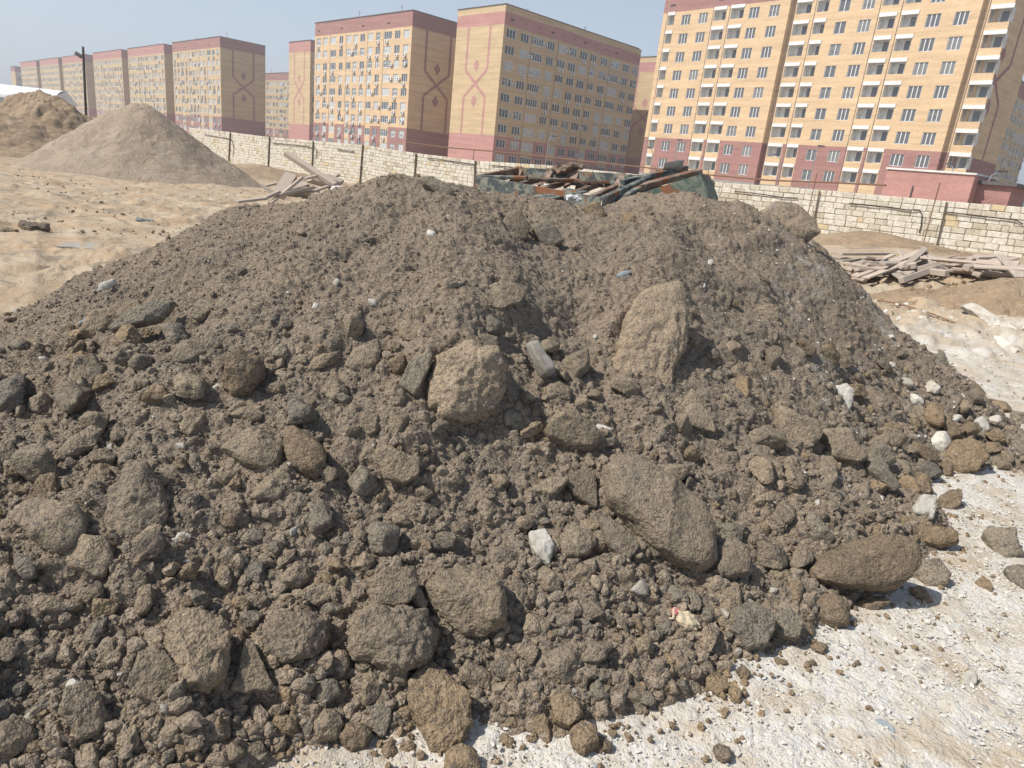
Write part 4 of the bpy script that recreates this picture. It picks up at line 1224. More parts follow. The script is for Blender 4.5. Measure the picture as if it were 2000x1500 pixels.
def block(label, org, xdir, L, D, zM, cols, zb=-1.5, top=None, pane=M_PANE_C, yel=M_YEL, mar=M_MAR, simple=True, ac=.45, orn='R', band=False, vents=True, offs=(),
          seed=0, group=None, floors=9, wind=True, antennas=2):
    """cols: list of (u0, u1, kind) with kind w = window, b = balcony glazing, l = open loggia"""
    r = random.Random(seed)
    root = bpy.data.objects.new('apartment_block', None); COL.objects.link(root)
    root.location = (org[0], org[1], 0); root.rotation_euler = (0, 0, math.atan2(xdir[1], xdir[0]))
    tag(root, label, 'apartment block', group)
    zA = zM + 7 * FL; z1 = zM - 2 * FL; zt = top or zA + 2.95
    op = []
    for (u0, u1, k) in cols:
        for f in range(floors):
            z = z1 + f * FL
            if k == 'l': op.append((u0, u1, z + .95, z + 2.55, 1.0, 2))
            elif k == 'b': op.append((u0, u1, z + .8, z + 2.3, .12, 2))
            else: op.append((u0, u1, z + .72, z + 2.3, .16, 2))
    wide = [(u0 - .12, u1 + .12) for u0, u1, k in cols if k in 'bl']
    def color(u, z):
        if z > zA: return 0 if (band and z > zA + 2.2) else 1
        if z < z1 - .35: return 3
        if z < zM: return 0 if any(a < u < b_ for a, b_ in wide) else 1
        return 0
    b = MB()
    zb_ = [zA, zM, z1 - .35] + ([zA + 2.2] if band else [])
    us_extra = [(a, 0) for a, _ in wide]
    # wide columns keep their yellow brick below: add their edges as breaks by zero-size steps
    offs = list(offs)
    def off_at(u):
        v = 0
        for (u0, d) in offs:
            if u >= u0 - 1e-6: v = d
        return v
    allo = sorted(set([(a, off_at(a)) for w_ in wide for a in w_ if 0 < a < L] + offs))
    facade(b, L, D, zb, zt, op, color, allo, zb_)
    yl = off_at(L); zs = sorted([zb, zt] + zb_)
    for z0, z1_ in zip(zs[:-1], zs[1:]):
        c = color(-1, (z0 + z1_) / 2)
        b.quad((0, D, z0), (0, 0, z0), (0, 0, z1_), (0, D, z1_), c); b.quad((L, yl, z0), (L, D + yl, z0), (L, D + yl, z1_), (L, yl, z1_), c)
        b.quad((L, D + yl, z0), (0, D, z0), (0, D, z1_), (L, D + yl, z1_), c)
    b.quad((0, 0, zt - .3), (L, yl, zt - .3), (L, D + yl, zt - .3), (0, D, zt - .3), 3)
    link('wall', b.mesh('wall', [yel, mar, M_PLAST, M_GREYW]), root)
    # parapet cap
    q = MB(); o_ = .12
    q.box(-o_, L + o_, -o_ , .2, zt + .001, zt + .14); q.box(-o_, .2, .2, D + o_, zt + .001, zt + .14); q.box(L - .2, L + o_, yl + .2, D + yl + o_, zt + .003, zt + .142)
    link('roof_edge', q.mesh('roof_edge', [M_ROOFD]), root)
    if orn: ornament(root, (orn, L if orn == 'R' else 0.0), D, zA, zM, mar)
    if vents:
        for i, (u0, u1, k) in enumerate(cols):
            um = (u0 + u1) / 2; vb = MB(); vb.box(um - .5, um + .5, off_at(um) - .02, off_at(um) + .05, zA + .95, zA + 1.25)
            link('attic_vent', vb.mesh('attic_vent', [M_MAR if i % 3 else M_FAN]), root)
    for i in range(antennas):
        u = L * (i + .6) / (antennas + .3); a = MB(); hgt = r.uniform(1.6, 3.2)
        a.tube([(u, D * .4, zt - .3), (u, D * .4, zt + hgt)], .045, 5)
        for k in range(3): a.tube([(u - .5 + .1 * k, D * .4, zt + hgt - .25 * k - .1), (u + .5 - .1 * k, D * .4, zt + hgt - .25 * k - .1)], .025, 4)
        link('antenna', a.mesh('antenna', [M_ROOFD]), root)
    for (u0, u1, k) in cols:
        if k in 'bl' and u0 > 1 and vents:
            q = MB(); y_ = off_at(u0 - .2); q.box(u0 - .27, u0 - .19, y_ - .03, y_ + .02, z1 - .3, zA); link('joint_strip', q.mesh('joint_strip', [M_ROOFD if k == 'l' else M_JOINT]), root)
    nac = 0
    if not wind: return root
    for (u0, u1, k) in cols:
        y = off_at((u0 + u1) / 2)
        for f in range(floors):
            z = z1 + f * FL
            if k == 'l':
                lp = MB(); lp.box(u0 - .08, u1 + .08, -.1 + y, .12 + y, z + 2.45, z + 2.92, 0); link('lintel', lp.mesh('lintel', [M_WHITE]), root)
                ww = (u1 - u0) * (.58 if u1 - u0 > 2.6 else .42)
                me, p = window_mesh(ww, 1.42, 3 if u1 - u0 > 2.6 else 1, False, M_PANE_R)
                o = link('window', me, root, (u1 - ww - .42, y + .99, z + .99)); link('pane', p, o)
                continue
            wd = u1 - u0
            if k == 'b': me, p = window_mesh(wd, 1.5, max(3, int(wd / .62)), simple, pane, 'balcony_glazing'); o = link('balcony_glazing', me, root, (u0, y + .115, z + .8))
            else: me, p = window_mesh(wd, 1.58, 3 if wd > 1.6 else 2, simple, pane); o = link('window', me, root, (u0, y + .155, z + .72))
            if p: link('pane', p, o)
            if r.random() < ac and nac < 95 and f > 0:
                nac += 1
                side = r.random() < .25
                link('air_conditioner', AC, root, ((u1 + .5) if side and u1 + 1 < L else (u0 + u1) / 2 + r.uniform(-.3, .3), y, z + (1.0 if side else .05) - (0 if side else .15)))
    return root


def tcol(org, xd, px, py, L=None):
    """distance along the facade under pixel (px, py)"""
    d = ray(px, py); d = d[:2] / np.hypot(*d[:2])
    A = np.array([[xd[0], -d[0]], [xd[1], -d[1]]])
    t, _ = np.linalg.solve(A, -np.array(org))
    return t


xA = np.array([.7191, -.6949]); xB = np.array([.699, .7151])
# block with many air conditioners, long side lit
orgB2 = np.array([-57.8, 184.5])
c2 = []
for a, b_, k in ((525,560,'w'),(583,618,'w'),(645,692,'b'),(722,752,'w'),(785,823,'b'),(842,880,'w'),(902,942,'w'),(970,1012,'b'),(1038,1075,'w'),(1110,1172,'b'),(1200,1246,'w'),(1276,1325,'w')):
    t0, t1 = [tcol(orgB2, xA, 500 + q / 4.4125, 70 - (q - 525) * .022) for q in (a, b_)]
    c2.append((t0, t1, k))
print('c2', [(round(a, 1), round(b_, 1)) for a, b_, _ in c2])
LA = 40.4
block('orange block dotted with air conditioners, its shaded patterned end on the right', orgB2, xA, LA, 14.4, 7.7, c2, yel=M_ORG, ac=.6, seed=2, pane=M_PANE_C, simple=False)
# block turned the other way: blind lit end with pattern on the left, windows in shade
orgB3 = np.array([-8.9, 143.1])
c3 = []
for a, b_, k in ((572,650,'w'),(695,765,'w'),(790,888,'b'),(925,985,'w'),(1018,1083,'b'),(1115,1175,'w'),(1203,1265,'w'),(1293,1343,'b'),(1380,1435,'w'),(1462,1540,'b'),(1570,1620,'w'),(1648,1700,'w')):
    t0, t1 = [tcol(orgB3, xB, 860 + q / 4.4114, 65 + (q - 572) * .075) for q in (a, b_)]
    c3.append((t0, t1, k))
print('c3', [(round(a, 1), round(b_, 1)) for a, b_, _ in c3])
block('yellow block with shaded window side and sunlit blind end patterned in rose brick', orgB3, xB, 42.0, 14.2, 7.6, c3, top=30.9, band=True, pane=M_PANE_D, ac=.42, orn='L', seed=3, simple=False, mar=M_PINK)
# the row running away on the left
names = ['nearest and tallest of the receding row on the left, with shaded patterned end wall', 'second block of the receding row, directly behind the nearest one', 'third block of the receding row, right of the dark pole',
         'fourth block of the receding row, cut by the dark pole', 'fifth block of the receding row, left of the dark pole', 'sixth block of the receding row, above the white hall']
for i, (cx, cy) in enumerate(((-100.3, 227), (-135.5, 261.2), (-170.3, 294.9), (-208.5, 331.7), (-242.2, 364), (-276.9, 397.5))):
    C = np.array([cx, cy]); o = C - xA * LA
    block(names[i], o, xA, LA, 14.4, 7.8, c2, seed=10 + i, yel=M_YEL, mar=M_PINK if i else M_MAR, group='apartment blocks in the receding row', antennas=1 if i else 3, ac=.5 if i < 3 else .2, vents=i < 3, orn='R' if i == 0 else None)
colsB = [(a, b_, k) for a, b_, k in c3]
block('far small block ending the receding row at the left edge', np.array([-337, 463.4]), xB, 42, 14.2, 7.8, colsB, orn=None, seed=21, ac=.0, vents=False, group='apartment blocks in the receding row', antennas=0)
block('distant yellow block seen through the gap between two bigger ones', np.array([-125.3, 328.7]) - xA * 16, xA, LA, 14.4, 7.8, c2, seed=22, ac=.35, orn=None, vents=False)
block('narrow sunlit end wall with rose pattern left of the orange air-conditioned block', np.array([-68.3, 214]), xB, 42, 13.2, 7.8, colsB, orn='L', seed=23, ac=.3, mar=M_PINK, vents=False)
block('patterned end wall half in shadow, squeezed between the shaded block and the big right one', np.array([30.0, 176.6]), xB, 42, 14.2, 7.6, colsB, orn='L', seed=24, ac=.0, band=True, top=30.9, mar=M_PINK, vents=False, wind=False)
# the big block on the right
orgR = np.array([18.8, 130.7]); endR = np.array([52.3, 93.4]); LR = float(np.linalg.norm(endR - orgR)); xR = (endR - orgR) / LR
cR = []
def addR(x0, x1, y, k, z, ox, oy):
    t0, t1 = [tcol(orgR, xR, ox + q / z, oy + y / z) for q in (x0, x1)]; cR.append((t0, t1, k))
for x0, x1, k in ((258,306,'l'),(365,430,'w'),(497,563,'w'),(612,703,'l'),(740,838,'l'),(882,957,'w'),(1037,1113,'w')): addR(x0, x1, 130 - (x0 - 258) * .06, k, 3.9475, 1240, 0)
st1 = tcol(orgR, xR, 1240 + 1190 / 3.9475, 80 / 3.9475)
for x0, x1, k in ((318,530,'l'),(612,775,'l'),(925,1085,'w'),(1265,1440,'w'),(1577,1815,'l'),(1900,2135,'l')): addR(x0, x1, 400 if x0 < 1500 else 300, k, 7.5, 1500, 0)
for x0, x1, k in ((640,738,'w'),(830,928,'w')): addR(x0, x1, 465, k, 3.5725, 1600, 0)
st2 = tcol(orgR, xR, 1600 + 1003 / 3.5725, 450 / 3.5725)
addR(1052, 1203, 450, 'l', 3.5725, 1600, 0)
print('R', LR, st1, st2, [(round(a, 1), round(b_, 1), k) for a, b_, k in cR])
block('huge new orange block with white loggias filling the upper right of the photo', orgR, xR, LR, 17.0, 9.6, cR, top=33.2, pane=M_PANE_R, yel=M_ORG, ac=0, orn='R', offs=[(st1, .9), (st2, 1.8)], simple=False, seed=5, antennas=0)
# block beyond its right end
d1 = ray(2000, 260); az = math.atan2(d1[0], d1[1])
P0 = np.array([sin(radians(32.05)), cos(radians(32.05))]) * 190
dd = np.array([sin(az + .006), cos(az + .006)])
tt = np.linalg.solve(np.array([[xB[0], -dd[0]], [xB[1], -dd[1]]]), -P0)[0]
tt = 9.0 if not (2 < tt < 40) else tt
print('RB', P0, tt)
block('hazy shaded block peeking out behind the right end of the huge one', P0 + xB * (tt - 42), xB, 42, 14.2, 7.8, colsB, orn=None, seed=25, ac=.5, vents=False, antennas=1, pane=M_PANE_D)


# small brick substation in front of it
def brick_hut():
    C = atz(1903, 342, 4.6)[:2]; k = 58 / np.hypot(*C)
    zt = 1.6 + .0507 * 62
    Ls = np.array([sin(radians(25.8)), cos(radians(25.8))]); Rs = np.array([sin(radians(31.05)), cos(radians(31.05))]) * 62
    t = tcol(Rs, -xR, 1733, 333)
    root = bpy.data.objects.new('brick_substation', None); COL.objects.link(root)
    o = Rs - xR * t
    root.location = (o[0], o[1], 0); root.rotation_euler = (0, 0, math.atan2(xR[1], xR[0]))
    tag(root, 'low maroon brick substation behind the wall at the right', 'brick hut')
    b = MB(); b.box(0, t, 0, 5, -1, zt); link('wall', b.mesh('wall', [M_PINK]), root)
    q = MB(); q.box(-.1, t + .1, -.1, 5.1, zt + .001, zt + .14); link('roof', q.mesh('roof', [M_PLAST]), root)
    b = MB(); b.box(t + .003, t + 2.2, 1.2, 5, -1, zt - .55); link('side_wall', b.mesh('side_wall', [M_MAR]), root)
    q = MB(); q.box(t + .003, t + 2.5, .9, 5.2, zt - .549, zt - .3); link('side_roof', q.mesh('side_roof', [M_ROOFD]), root)
    b = MB(); b.box(t * .35, t * .35 + .08, -.1, -.002, -1, zt - 1.1); link('pipe', b.mesh('pipe', [M_ROOFD]), root)


brick_hut()
M_RUST = plain('rust', (0.24, 0.1, 0.045), .9, sc=14, c2=(.12, .06, .035))
M_RUSTG = plain('rusty_pipe', (0.22, 0.13, 0.08), .8, sc=3)
M_STEEL = plain('weathered_post', (0.16, 0.13, 0.09), .9, sc=6)
M_GREEN = plain('green_sheet_roof', (0.1, 0.22, 0.2), .6, sc=.3)
M_DKW = plain('old_dark_pole', (0.06, 0.045, 0.035), .9, sc=4)
M_LAMP = plain('lamp_grey', (0.3, 0.3, 0.3), .5)
M_BLUEW = plain('pale_hall_wall', (0.5, 0.55, 0.58), .8, sc=.2)
M_HROOF = plain('white_hall_roof', (0.78, 0.8, 0.82), .6, sc=.2)


def simple_thing(name, mb, m, label, cat, loc=None, group=None, bevel=0, smooth=False):
    return tag(link(name, mb.mesh(name, m if isinstance(m, list) else [m], smooth, bevel), loc=loc), label, cat, group)


# green-roofed building far right
def green_house():
    root = bpy.data.objects.new('long_house', None); COL.objects.link(root)
    P = atz(1962, 404, 1.9); s = 150 / P[1] if False else 1
    A = np.array([sin(radians(31.0)), cos(radians(31.0))]) * 260
    root.location = (A[0], A[1], 0); root.rotation_euler = (0, 0, math.atan2(-.25, 1))
    tag(root, 'low long house with green sheet roof at the right edge', 'house')
    b = MB(); b.box(0, 60, 0, 14, -2, 6.2); link('wall', b.mesh('wall', [M_PINK]), root)
    q = MB(); q.quad((-1, -1, 5.9), (61, -1, 5.9), (61, 7, 10.2), (-1, 7, 10.2)); q.quad((61, 15, 5.9), (-1, 15, 5.9), (-1, 7, 10.2), (61, 7, 10.2)); q.box(-1, 61, -1.02, -.8, 5.5, 5.9)
    link('roof', q.mesh('roof', [M_GREEN]), root)
    for k in range(14):
        me, p = window_mesh(2.0, 1.6, 2, True, M_PANE_C); link('window', me, root, (2 + 4.2 * k, -.16, 3.2))


green_house()


# white hall far left
def hall():
    root = bpy.data.objects.new('white_hall', None); COL.objects.link(root)
    root.location = (-112, 150, 0); root.rotation_euler = (0, 0, .02)
    tag(root, 'long low hall with white curved roof behind the sand mound at the left edge', 'hall')
    R_ = atY(106, 203, 150); T0 = atY(20, 178, 150)
    x1 = R_[0] + 112; b = MB(); zt = 4.7; b.box(-30, x1, 0, 7, -2, zt); link('wall', b.mesh('wall', [M_BLUEW]), root)
    q = MB(); n = 10; pr = None
    for k in range(n + 1):
        a = pi / 2 * k / n; y = 3.5 - 4.1 * cos(a); z = zt + .001 + 2.7 * sin(a); xx = x1 + .4
        if pr: q.quad((-30, pr[1], pr[2]), (pr[0], pr[1], pr[2]), (xx, y, z), (-30, y, z))
        pr = (xx, y, z)
    q.quad((-30, pr[1], pr[2]), (pr[0], pr[1], pr[2]), (x1 + .4, 7.5, zt), (-30, 7.5, zt))
    q.quad((x1 + .4, -.6, zt), (x1 + .4, 7.5, zt), (x1 + .4, 3.5, zt + 2.7), (x1 + .4, .5, zt + 1.7))
    link('roof', q.mesh('roof', [M_HROOF], True), root)
    for k in range(4):
        me, p = window_mesh(2.4, 1.1, 3, True, M_PANE_R); link('window', me, root, (x1 - 11.5 - 9.5 * k, -.16, 2.6))


hall()


# ------------------------------------------------------------------ limestone block wall
def stone_mat():
    m, nt, b = mat('limestone_blocks'); t = NT(nt); P = t.coord('Position')
    ti = t.attr('tint')
    c = t.ramp(ti, [(0.0, (0.42, 0.37, 0.28)), (0.3, (0.55, 0.5, 0.41)), (0.7, (0.63, 0.59, 0.51)), (0.975, (0.61, 0.565, 0.48)), (0.985, (0.55, 0.45, 0.29))])
    n = t.noise(P, 9, 6, 0.7)
    c = t.mix(c, t.mix((0.74, 0.73, 0.7), (1.1, 1.1, 1.1), t.ramp(n, [(0.32, 0.0), (0.6, 1.0)])), 1.0, 'MULTIPLY')
    nt.links.new(c, b.inputs['Base Color'])
    nt.links.new(t.bump(t.noise(P, 22, 6, .75), .7, .03), b.inputs['Normal'])
    return m


M_STONE = stone_mat()
M_MORTAR = plain('old_mortar', (0.16, 0.14, 0.11), .95, sc=5)


def block_wall(name, label, A, B, zt, seed, courses=16, tint0=None):
    r = np.random.default_rng(seed); L = np.linalg.norm(B - A); d = (B - A) / L
    vs, fs, mi, ti = [], [], [], []
    bh, bw = .2, .4
    def put(u0, u1, z0, z1, y, tv, m):
        j = r.uniform(-.007, .007, 4); n = len(vs) * 1
        e = .014; base = len(vs)
        for (yy, k) in ((.19, 0), (y + e, 0), (y, e)):
            for (u, z) in ((u0 + k, z0 + k), (u1 - k, z0 + k), (u1 - k, z1 - k), (u0 + k, z1 - k)): vs.append((u + j[0], yy, z + j[1]))
        ti.extend([tv] * 12)
        for a in (0, 4):
            for q in range(4): fs.append((base + a + q, base + a + (q + 1) % 4, base + a + 4 + (q + 1) % 4, base + a + 4 + q)); mi.append(m)
        fs.append((base + 8, base + 9, base + 10, base + 11)); mi.append(m)
    for c in range(courses):
        u = -r.random() * bw
        while u < L:
            wd = bw if r.random() < .86 else bw * .5
            g = .007 + .008 * r.random()
            zc = zt(u + wd / 2)
            z1 = zc - c * bh; z0 = z1 - bh + g
            if z1 < zt(u) - courses * bh: break
            put(max(u, 0) + g / 2, min(u + wd, L) - g / 2, z0, z1, r.uniform(-.012, .012), r.random() ** .8, 0)
            u += wd
    # mortar core behind the block faces, stepped with the top
    n = 40
    for k in range(n):
        u0, u1 = L * k / n, L * (k + 1) / n; z1 = min(zt(u0), zt(u1)) - .02; b0 = len(vs)
        for (u, y, z) in ((u0, .022, z1 - courses * bh), (u1, .022, z1 - courses * bh), (u1, .022, z1), (u0, .022, z1)): vs.append((u, y, z))
        ti.extend([.5] * 4); fs.append((b0, b0 + 1, b0 + 2, b0 + 3)); mi.append(1)
    o = link(name, mkmesh(name, vs, fs, [M_STONE, M_MORTAR], False, mi, ti), loc=(A[0], A[1], 0), rot=(0, 0, math.atan2(d[1], d[0])))
    return tag(o, label, 'stone wall'), L, d


# top of the wall in the photo sampled along its line
WD = (pl - pr) / np.linalg.norm(pl - pr)
print('wall dir', WD)
far = pr + WD * (np.linalg.norm(pl - pr) + 16); near = pr - WD * 7
Lw = np.linalg.norm(near - far); xw = (near - far) / Lw
samp = []
for px, py in ((395, 252), (449, 258), (527, 268), (612, 275), (709, 283), (812, 299), (930, 314), (1060, 322), (1390, 355), (1600, 371), (1850, 393), (2004, 405), (2090, 413)):
    t = tcol(far, xw, px, py); q = far + xw * t; d = ray(px, py); samp.append((t, 1.6 + d[2] / np.hypot(d[0], d[1]) * np.hypot(*q)))
samp = np.array(sorted(samp)); print('wall top', samp.round(2).tolist(), Lw)
wz = lambda u: float(np.interp(u, samp[:, 0], samp[:, 1]))
wall_o, _, _ = block_wall('block_wall', 'long cream limestone block wall running behind the heap', far, near, wz, 5, 17)
zoff = wz


def wallpt(px, py, off=.03):
    t = tcol(far, xw, px, py); q = far + xw * t; d = ray(px, py)
    nrm = np.array([xw[1], -xw[0]])
    return np.array([*(q + nrm * off), 1.6 + d[2] / np.hypot(d[0], d[1]) * np.hypot(*q)])


for i, (x0, y0, x1, y1) in enumerate(((451, 259, 448, 305), (528, 267, 524, 332), (613, 276, 610, 345), (710, 283, 704, 352), (814, 300, 810, 352), (930, 314, 927, 360), (1393, 352, 1389, 392), (1602, 372, 1587, 440), (1850, 394, 1826, 489))):
    thin = i >= 7
    a, b_ = wallpt(x0, y0, .06), wallpt(x1, y1 + 10, .06)
    b_ = np.array([a[0], a[1], b_[2] - .3]) if False else b_
    q = MB(); q.tube([a, b_], 0.025 if thin else .06, 4 if not thin else 6)
    simple_thing('wall_post', q, M_STEEL, 'rusty metal post against the stone wall, ' + ['leftmost, beside the sand heap', 'second from the left', 'behind the long tilted plank', 'above the left end of the crest', 'above the crest top', 'just left of the formwork frame',
                 'just right of the green box', 'thin one above the dark crest rock', 'thin one above the right plank heap'][i], 'post', group='posts along the stone wall')
CAB = [[(1436, 374), (1470, 377), (1500, 381), (1530, 386), (1559, 387)], [(1660, 397), (1700, 401), (1740, 405), (1770, 410), (1797, 410), (1802, 420), (1800, 440), (1796, 455)],
       [(1848, 414), (1900, 420), (1950, 426), (1985, 430), (1999, 438)], [(400, 263), (425, 267), (448, 271), (455, 275), (458, 290), (456, 304)], [(533, 279), (570, 283), (600, 286), (612, 289)],
       [(616, 288), (620, 295), (619, 305), (616, 311)], [(660, 292), (692, 296)], [(835, 309), (850, 310), (890, 316), (930, 322)], [(962, 323), (1000, 327), (1010, 329)]]
for i, pts in enumerate(CAB):
    q = MB(); q.tube([wallpt(x, y, .05 + .01 * (k % 2)) for k, (x, y) in enumerate(pts)], .022 if i > 2 else .018, 6)
    simple_thing('cable', q, M_DKW, 'black cable clipped to the stone wall, ' + ['straight one right of the green box', 'long one bent down at its right end', 'one at the right edge', 'drooping beside the leftmost post', 'level one left of the tilted plank',
                 'short hanging loop', 'short straight piece above the left crest', 'one left of the formwork', 'short piece above the formwork'][i], 'cable', group='cables on the stone wall')

A_ = elev_pt(0, (15, 216), (15, 237), 2.3)[0]
A_ = np.array([sin(radians(-38.2)), cos(radians(-38.2))]) * 92
block_wall('block_wall', 'dim stretch of block wall at the far left edge behind the sand mound', A_ - np.array([14, -6.]), A_ + np.array([0.5, 0]), lambda u: 1.85, 9, 14)


# gas pipe on thin posts behind the wall, thin posts and street lamps
def behind(px, py, D):
    d = ray(px, py); n = np.hypot(d[0], d[1]); return np.array([d[0] / n * D, d[1] / n * D, 1.6 + d[2] / n * D])


pts = [(795, 278, 60), (860, 287, 58), (945, 294, 55), (1060, 305, 52), (1150, 316, 49), (1250, 326, 47), (1380, 341, 44), (1500, 352, 42), (1640, 357, 39), (1730, 362, 37)]
root = bpy.data.objects.new('gas_pipe', None); COL.objects.link(root)
tag(root, 'thin rusty gas pipe on slim posts just behind the stone wall', 'pipe')
q = MB(); q.tube([behind(*p) for p in pts], .045, 6); link('pipe', q.mesh('pipe', [M_RUSTG]), root)
for px, py, D in ((795, 278, 60), (926, 291, 56), (1060, 305, 52), (1150, 316, 49), (1384, 341, 44)):
    P_ = behind(px, py, D); q = MB(); q.tube([P_, (P_[0], P_[1], -.6)], .03, 5); link('post', q.mesh('post', [M_RUSTG]), root)
for i, (x0, y0, x1, y1, D, lab) in enumerate(((1386, 320, 1383, 352, 30, 'behind the wall right of the green box'), (1596, 338, 1588, 374, 25, 'behind the wall above the dark crest rock'), (1836, 357, 1827, 392, 22, 'in front of the brick hut'))):
    a, b_ = behind(x0, y0, D), behind(x1, y1, D); b_ = np.array([b_[0], b_[1], -.3]); b_[:2] = a[:2] + (b_[:2] - a[:2]) * 2
    q = MB(); q.tube([a, b_], .016, 5); simple_thing('thin_post', q, M_RUSTG, 'thin rusty rod sticking up ' + lab, 'post', group='thin rods behind the wall')


def street_lamp(px0, py0, px1, py1, D, label, arm=1.2):
    top = behind(px0, py0, D); root = bpy.data.objects.new('street_lamp', None); COL.objects.link(root); tag(root, label, 'street lamp', 'street lamps in front of the blocks')
    base = behind(px1, py1, D); x = base[0]; y = base[1]
    q = MB(); q.tube([(x, y, -1), (x, y, top[2] - .9), (x + (top[0] - x) * .25, y, top[2] - .35), tuple(top)], [.07, .05, .045, .04], 6); link('pole', q.mesh('pole', [M_LAMP]), root)
    q = MB(); q.box(-.35, .35, -.12, .12, -.06, .06); o = link('lamp_head', q.mesh('lamp_head', [M_ROOFD], False, .02), root, tuple(top))
    return root


street_lamp(1083, 266, 1067, 308, 95, 'pale curved street lamp in front of the shaded yellow block')
street_lamp(1268, 288, 1275, 300, 100, 'small lamp at the left corner of the huge orange block')
street_lamp(1328, 273, 1319, 300, 95, 'lamp left of the centre of the huge orange block')
street_lamp(1514, 302, 1522, 330, 88, 'lamp beside the first step of the huge orange block')
street_lamp(1604, 285, 1577, 370, 80, 'tall thin lamp in the middle of the huge orange block')
street_lamp(1858, 320, 1861, 336, 66, 'lamp rising behind the brick hut')
street_lamp(1958, 334, 1931, 350, 64, 'curved lamp arm behind the hut, near the right edge')

# dark pole on the left with a lamp
tp, bt = behind(162, 91, 62), behind(166, 232, 62)
root = bpy.data.objects.new('lamp_pole', None); COL.objects.link(root); tag(root, 'tall dark wooden pole with a small floodlight, between the two sand heaps', 'pole')
q = MB(); q.tube([(bt[0], bt[1], -1), tuple(tp)], [.1, .08], 8); link('pole', q.mesh('pole', [M_DKW], True), root)
hp_ = behind(158, 110, 61.7)
T = Matrix.Translation(Vector(hp_)) @ Matrix.Rotation(.5, 4, 'Y')
q = MB(); q.box(-.38, .1, -.15, .05, -.12, .12, 0, T); link('floodlight', q.mesh('floodlight', [M_ROOFD], False, .02), root)


# ------------------------------------------------------------------ sand heaps
def heap(name, label, centre, R_, h, m, seed, squash=1.0, flat=.12, rot=0, cut=0):
    nr, na = 90, 220; rr_ = np.linspace(0, 1, nr) ** .8; aa = np.linspace(0, 2 * pi, na, endpoint=False)
    Rr, A = np.meshgrid(rr_, aa, indexing='ij')
    X = Rr * np.cos(A) * R_; Y = Rr * np.sin(A) * R_ * squash
    c, s = cos(rot), sin(rot); X, Y = X * c - Y * s, X * s + Y * c
    prof = np.where(Rr < flat, 1 - Rr ** 2 / (2 * flat) * 1.0 / (1) * .9, 1 - Rr * .9 - flat * .05)
    prof = np.clip((1 - Rr) / (1 - flat * .4), 0, 1); prof = np.where(prof > .9, .9 + .1 * np.sin((prof - .9) * 10 * pi / 2) * .6, prof)
    wx, wy = X + centre[0], Y + centre[1]
    Z = h * prof * (1 + .12 * fbm(wx, wy, f=.35, o=3, s=seed)) + (.1 + .5 * cut) * fbm(wx, wy, f=.9, o=6, s=seed + 3, g=.62) * np.clip(prof * 4, 0, 1) * h * .25 + caps(wx, wy, .2, seed, .3) * .3 * (1 + cut) * np.clip(prof * 3, 0, 1) * (prof < .6)
    zb = G(wx, wy) - .12
    V = np.stack([wx, wy, zb + Z], -1).reshape(-1, 3)
    i = np.arange(nr - 1)[:, None] * na; j = np.arange(na)[None]
    Fq = np.stack([(i + j), (i + na + j), (i + na + (j + 1) % na), (i + (j + 1) % na)], -1).reshape(-1, 4)
    return tag(link(name, mkmesh(name, V, Fq, m)), label, name.replace('_', ' '))


c1 = behind(278, 300, 37); heap('sand_heap', 'smooth conical heap of greyish sand in front of the wall on the left', (c1[0], c1[1]), 5.4, 3.15, M_SAND, 3, .9)
c2_ = behind(88, 290, 52); heap('sand_mound', 'rough eroded mound of orange sand at the far left', (c2_[0], c2_[1]), 7.0, 3.6, M_SAND2, 13, .8, cut=.35)
c3_ = behind(-60, 290, 50); heap('sand_mound', 'low brown mound cut by the left edge', (c3_[0], c3_[1]), 8.0, 2.6, M_SAND2, 17, .8, cut=.3)
c4 = behind(420, 330, 48); heap('sand_mound', 'low flat skirt of sand lying along the foot of the wall', (c4[0] + 3, c4[1] - 1), 6.5, .75, M_SAND2, 19, .7)
c5 = behind(1930, 585, 12.5); heap('sand_mound', 'crumbly low orange mound in front of the right plank heap', (c5[0] + .4, c5[1]), 2.5, .55, M_SAND2, 23, .45, rot=-.5, cut=1)
c6 = behind(1690, 500, 21); heap('sand_mound', 'low brown sand ridge at the foot of the wall above the right plank heap', (c6[0], c6[1]), 3.6, .5, M_SAND2, 27, .35, rot=-.75)


# ------------------------------------------------------------------ planks
def wood_mat(name, c1, c2, c3):
    m, nt, b = mat(name); t = NT(nt); P = t.coord('Object')
    mp = nt.nodes.new('ShaderNodeMapping'); mp.inputs['Scale'].default_value = (1.2, 14, 14); nt.links.new(P, mp.inputs[0])
    n = t.noise(mp.outputs[0], 3, 5, .7)
    c = t.mix(c1, c2, t.ramp(n, [(.35, 0.), (.65, 1.)])); c = t.mix(c, c3, t.math('MULTIPLY', t.rand(), .8))
    nt.links.new(c, b.inputs['Base Color']); nt.links.new(t.bump(n, .5, .01), b.inputs['Normal'])
    return m


M_WOOD = wood_mat('weathered_plank', (0.43, 0.37, 0.31), (0.27, 0.23, 0.19), (0.48, 0.39, 0.32))


def plank(p0, p1, wd, th, label, group, roll=0.0, name='plank', m=None):
    p0, p1 = Vector(p0), Vector(p1); L = (p1 - p0).length; d = (p1 - p0) / L
    side = d.cross(Vector((0, 0, 1))).normalized(); up = side.cross(d)
    R_ = Matrix((d, side, up)).transposed().to_4x4(); R_ = Matrix.Translation(p0) @ R_ @ Matrix.Rotation(roll, 4, 'X')
    b = MB(); b.box(0, L, -wd / 2, wd / 2, -th / 2, th / 2)
    o = link(name, b.mesh(name, [m or M_WOOD], False, min(.006, th * .2))); o.matrix_world = R_
    return tag(o, label, name.replace('_', ' '), group)


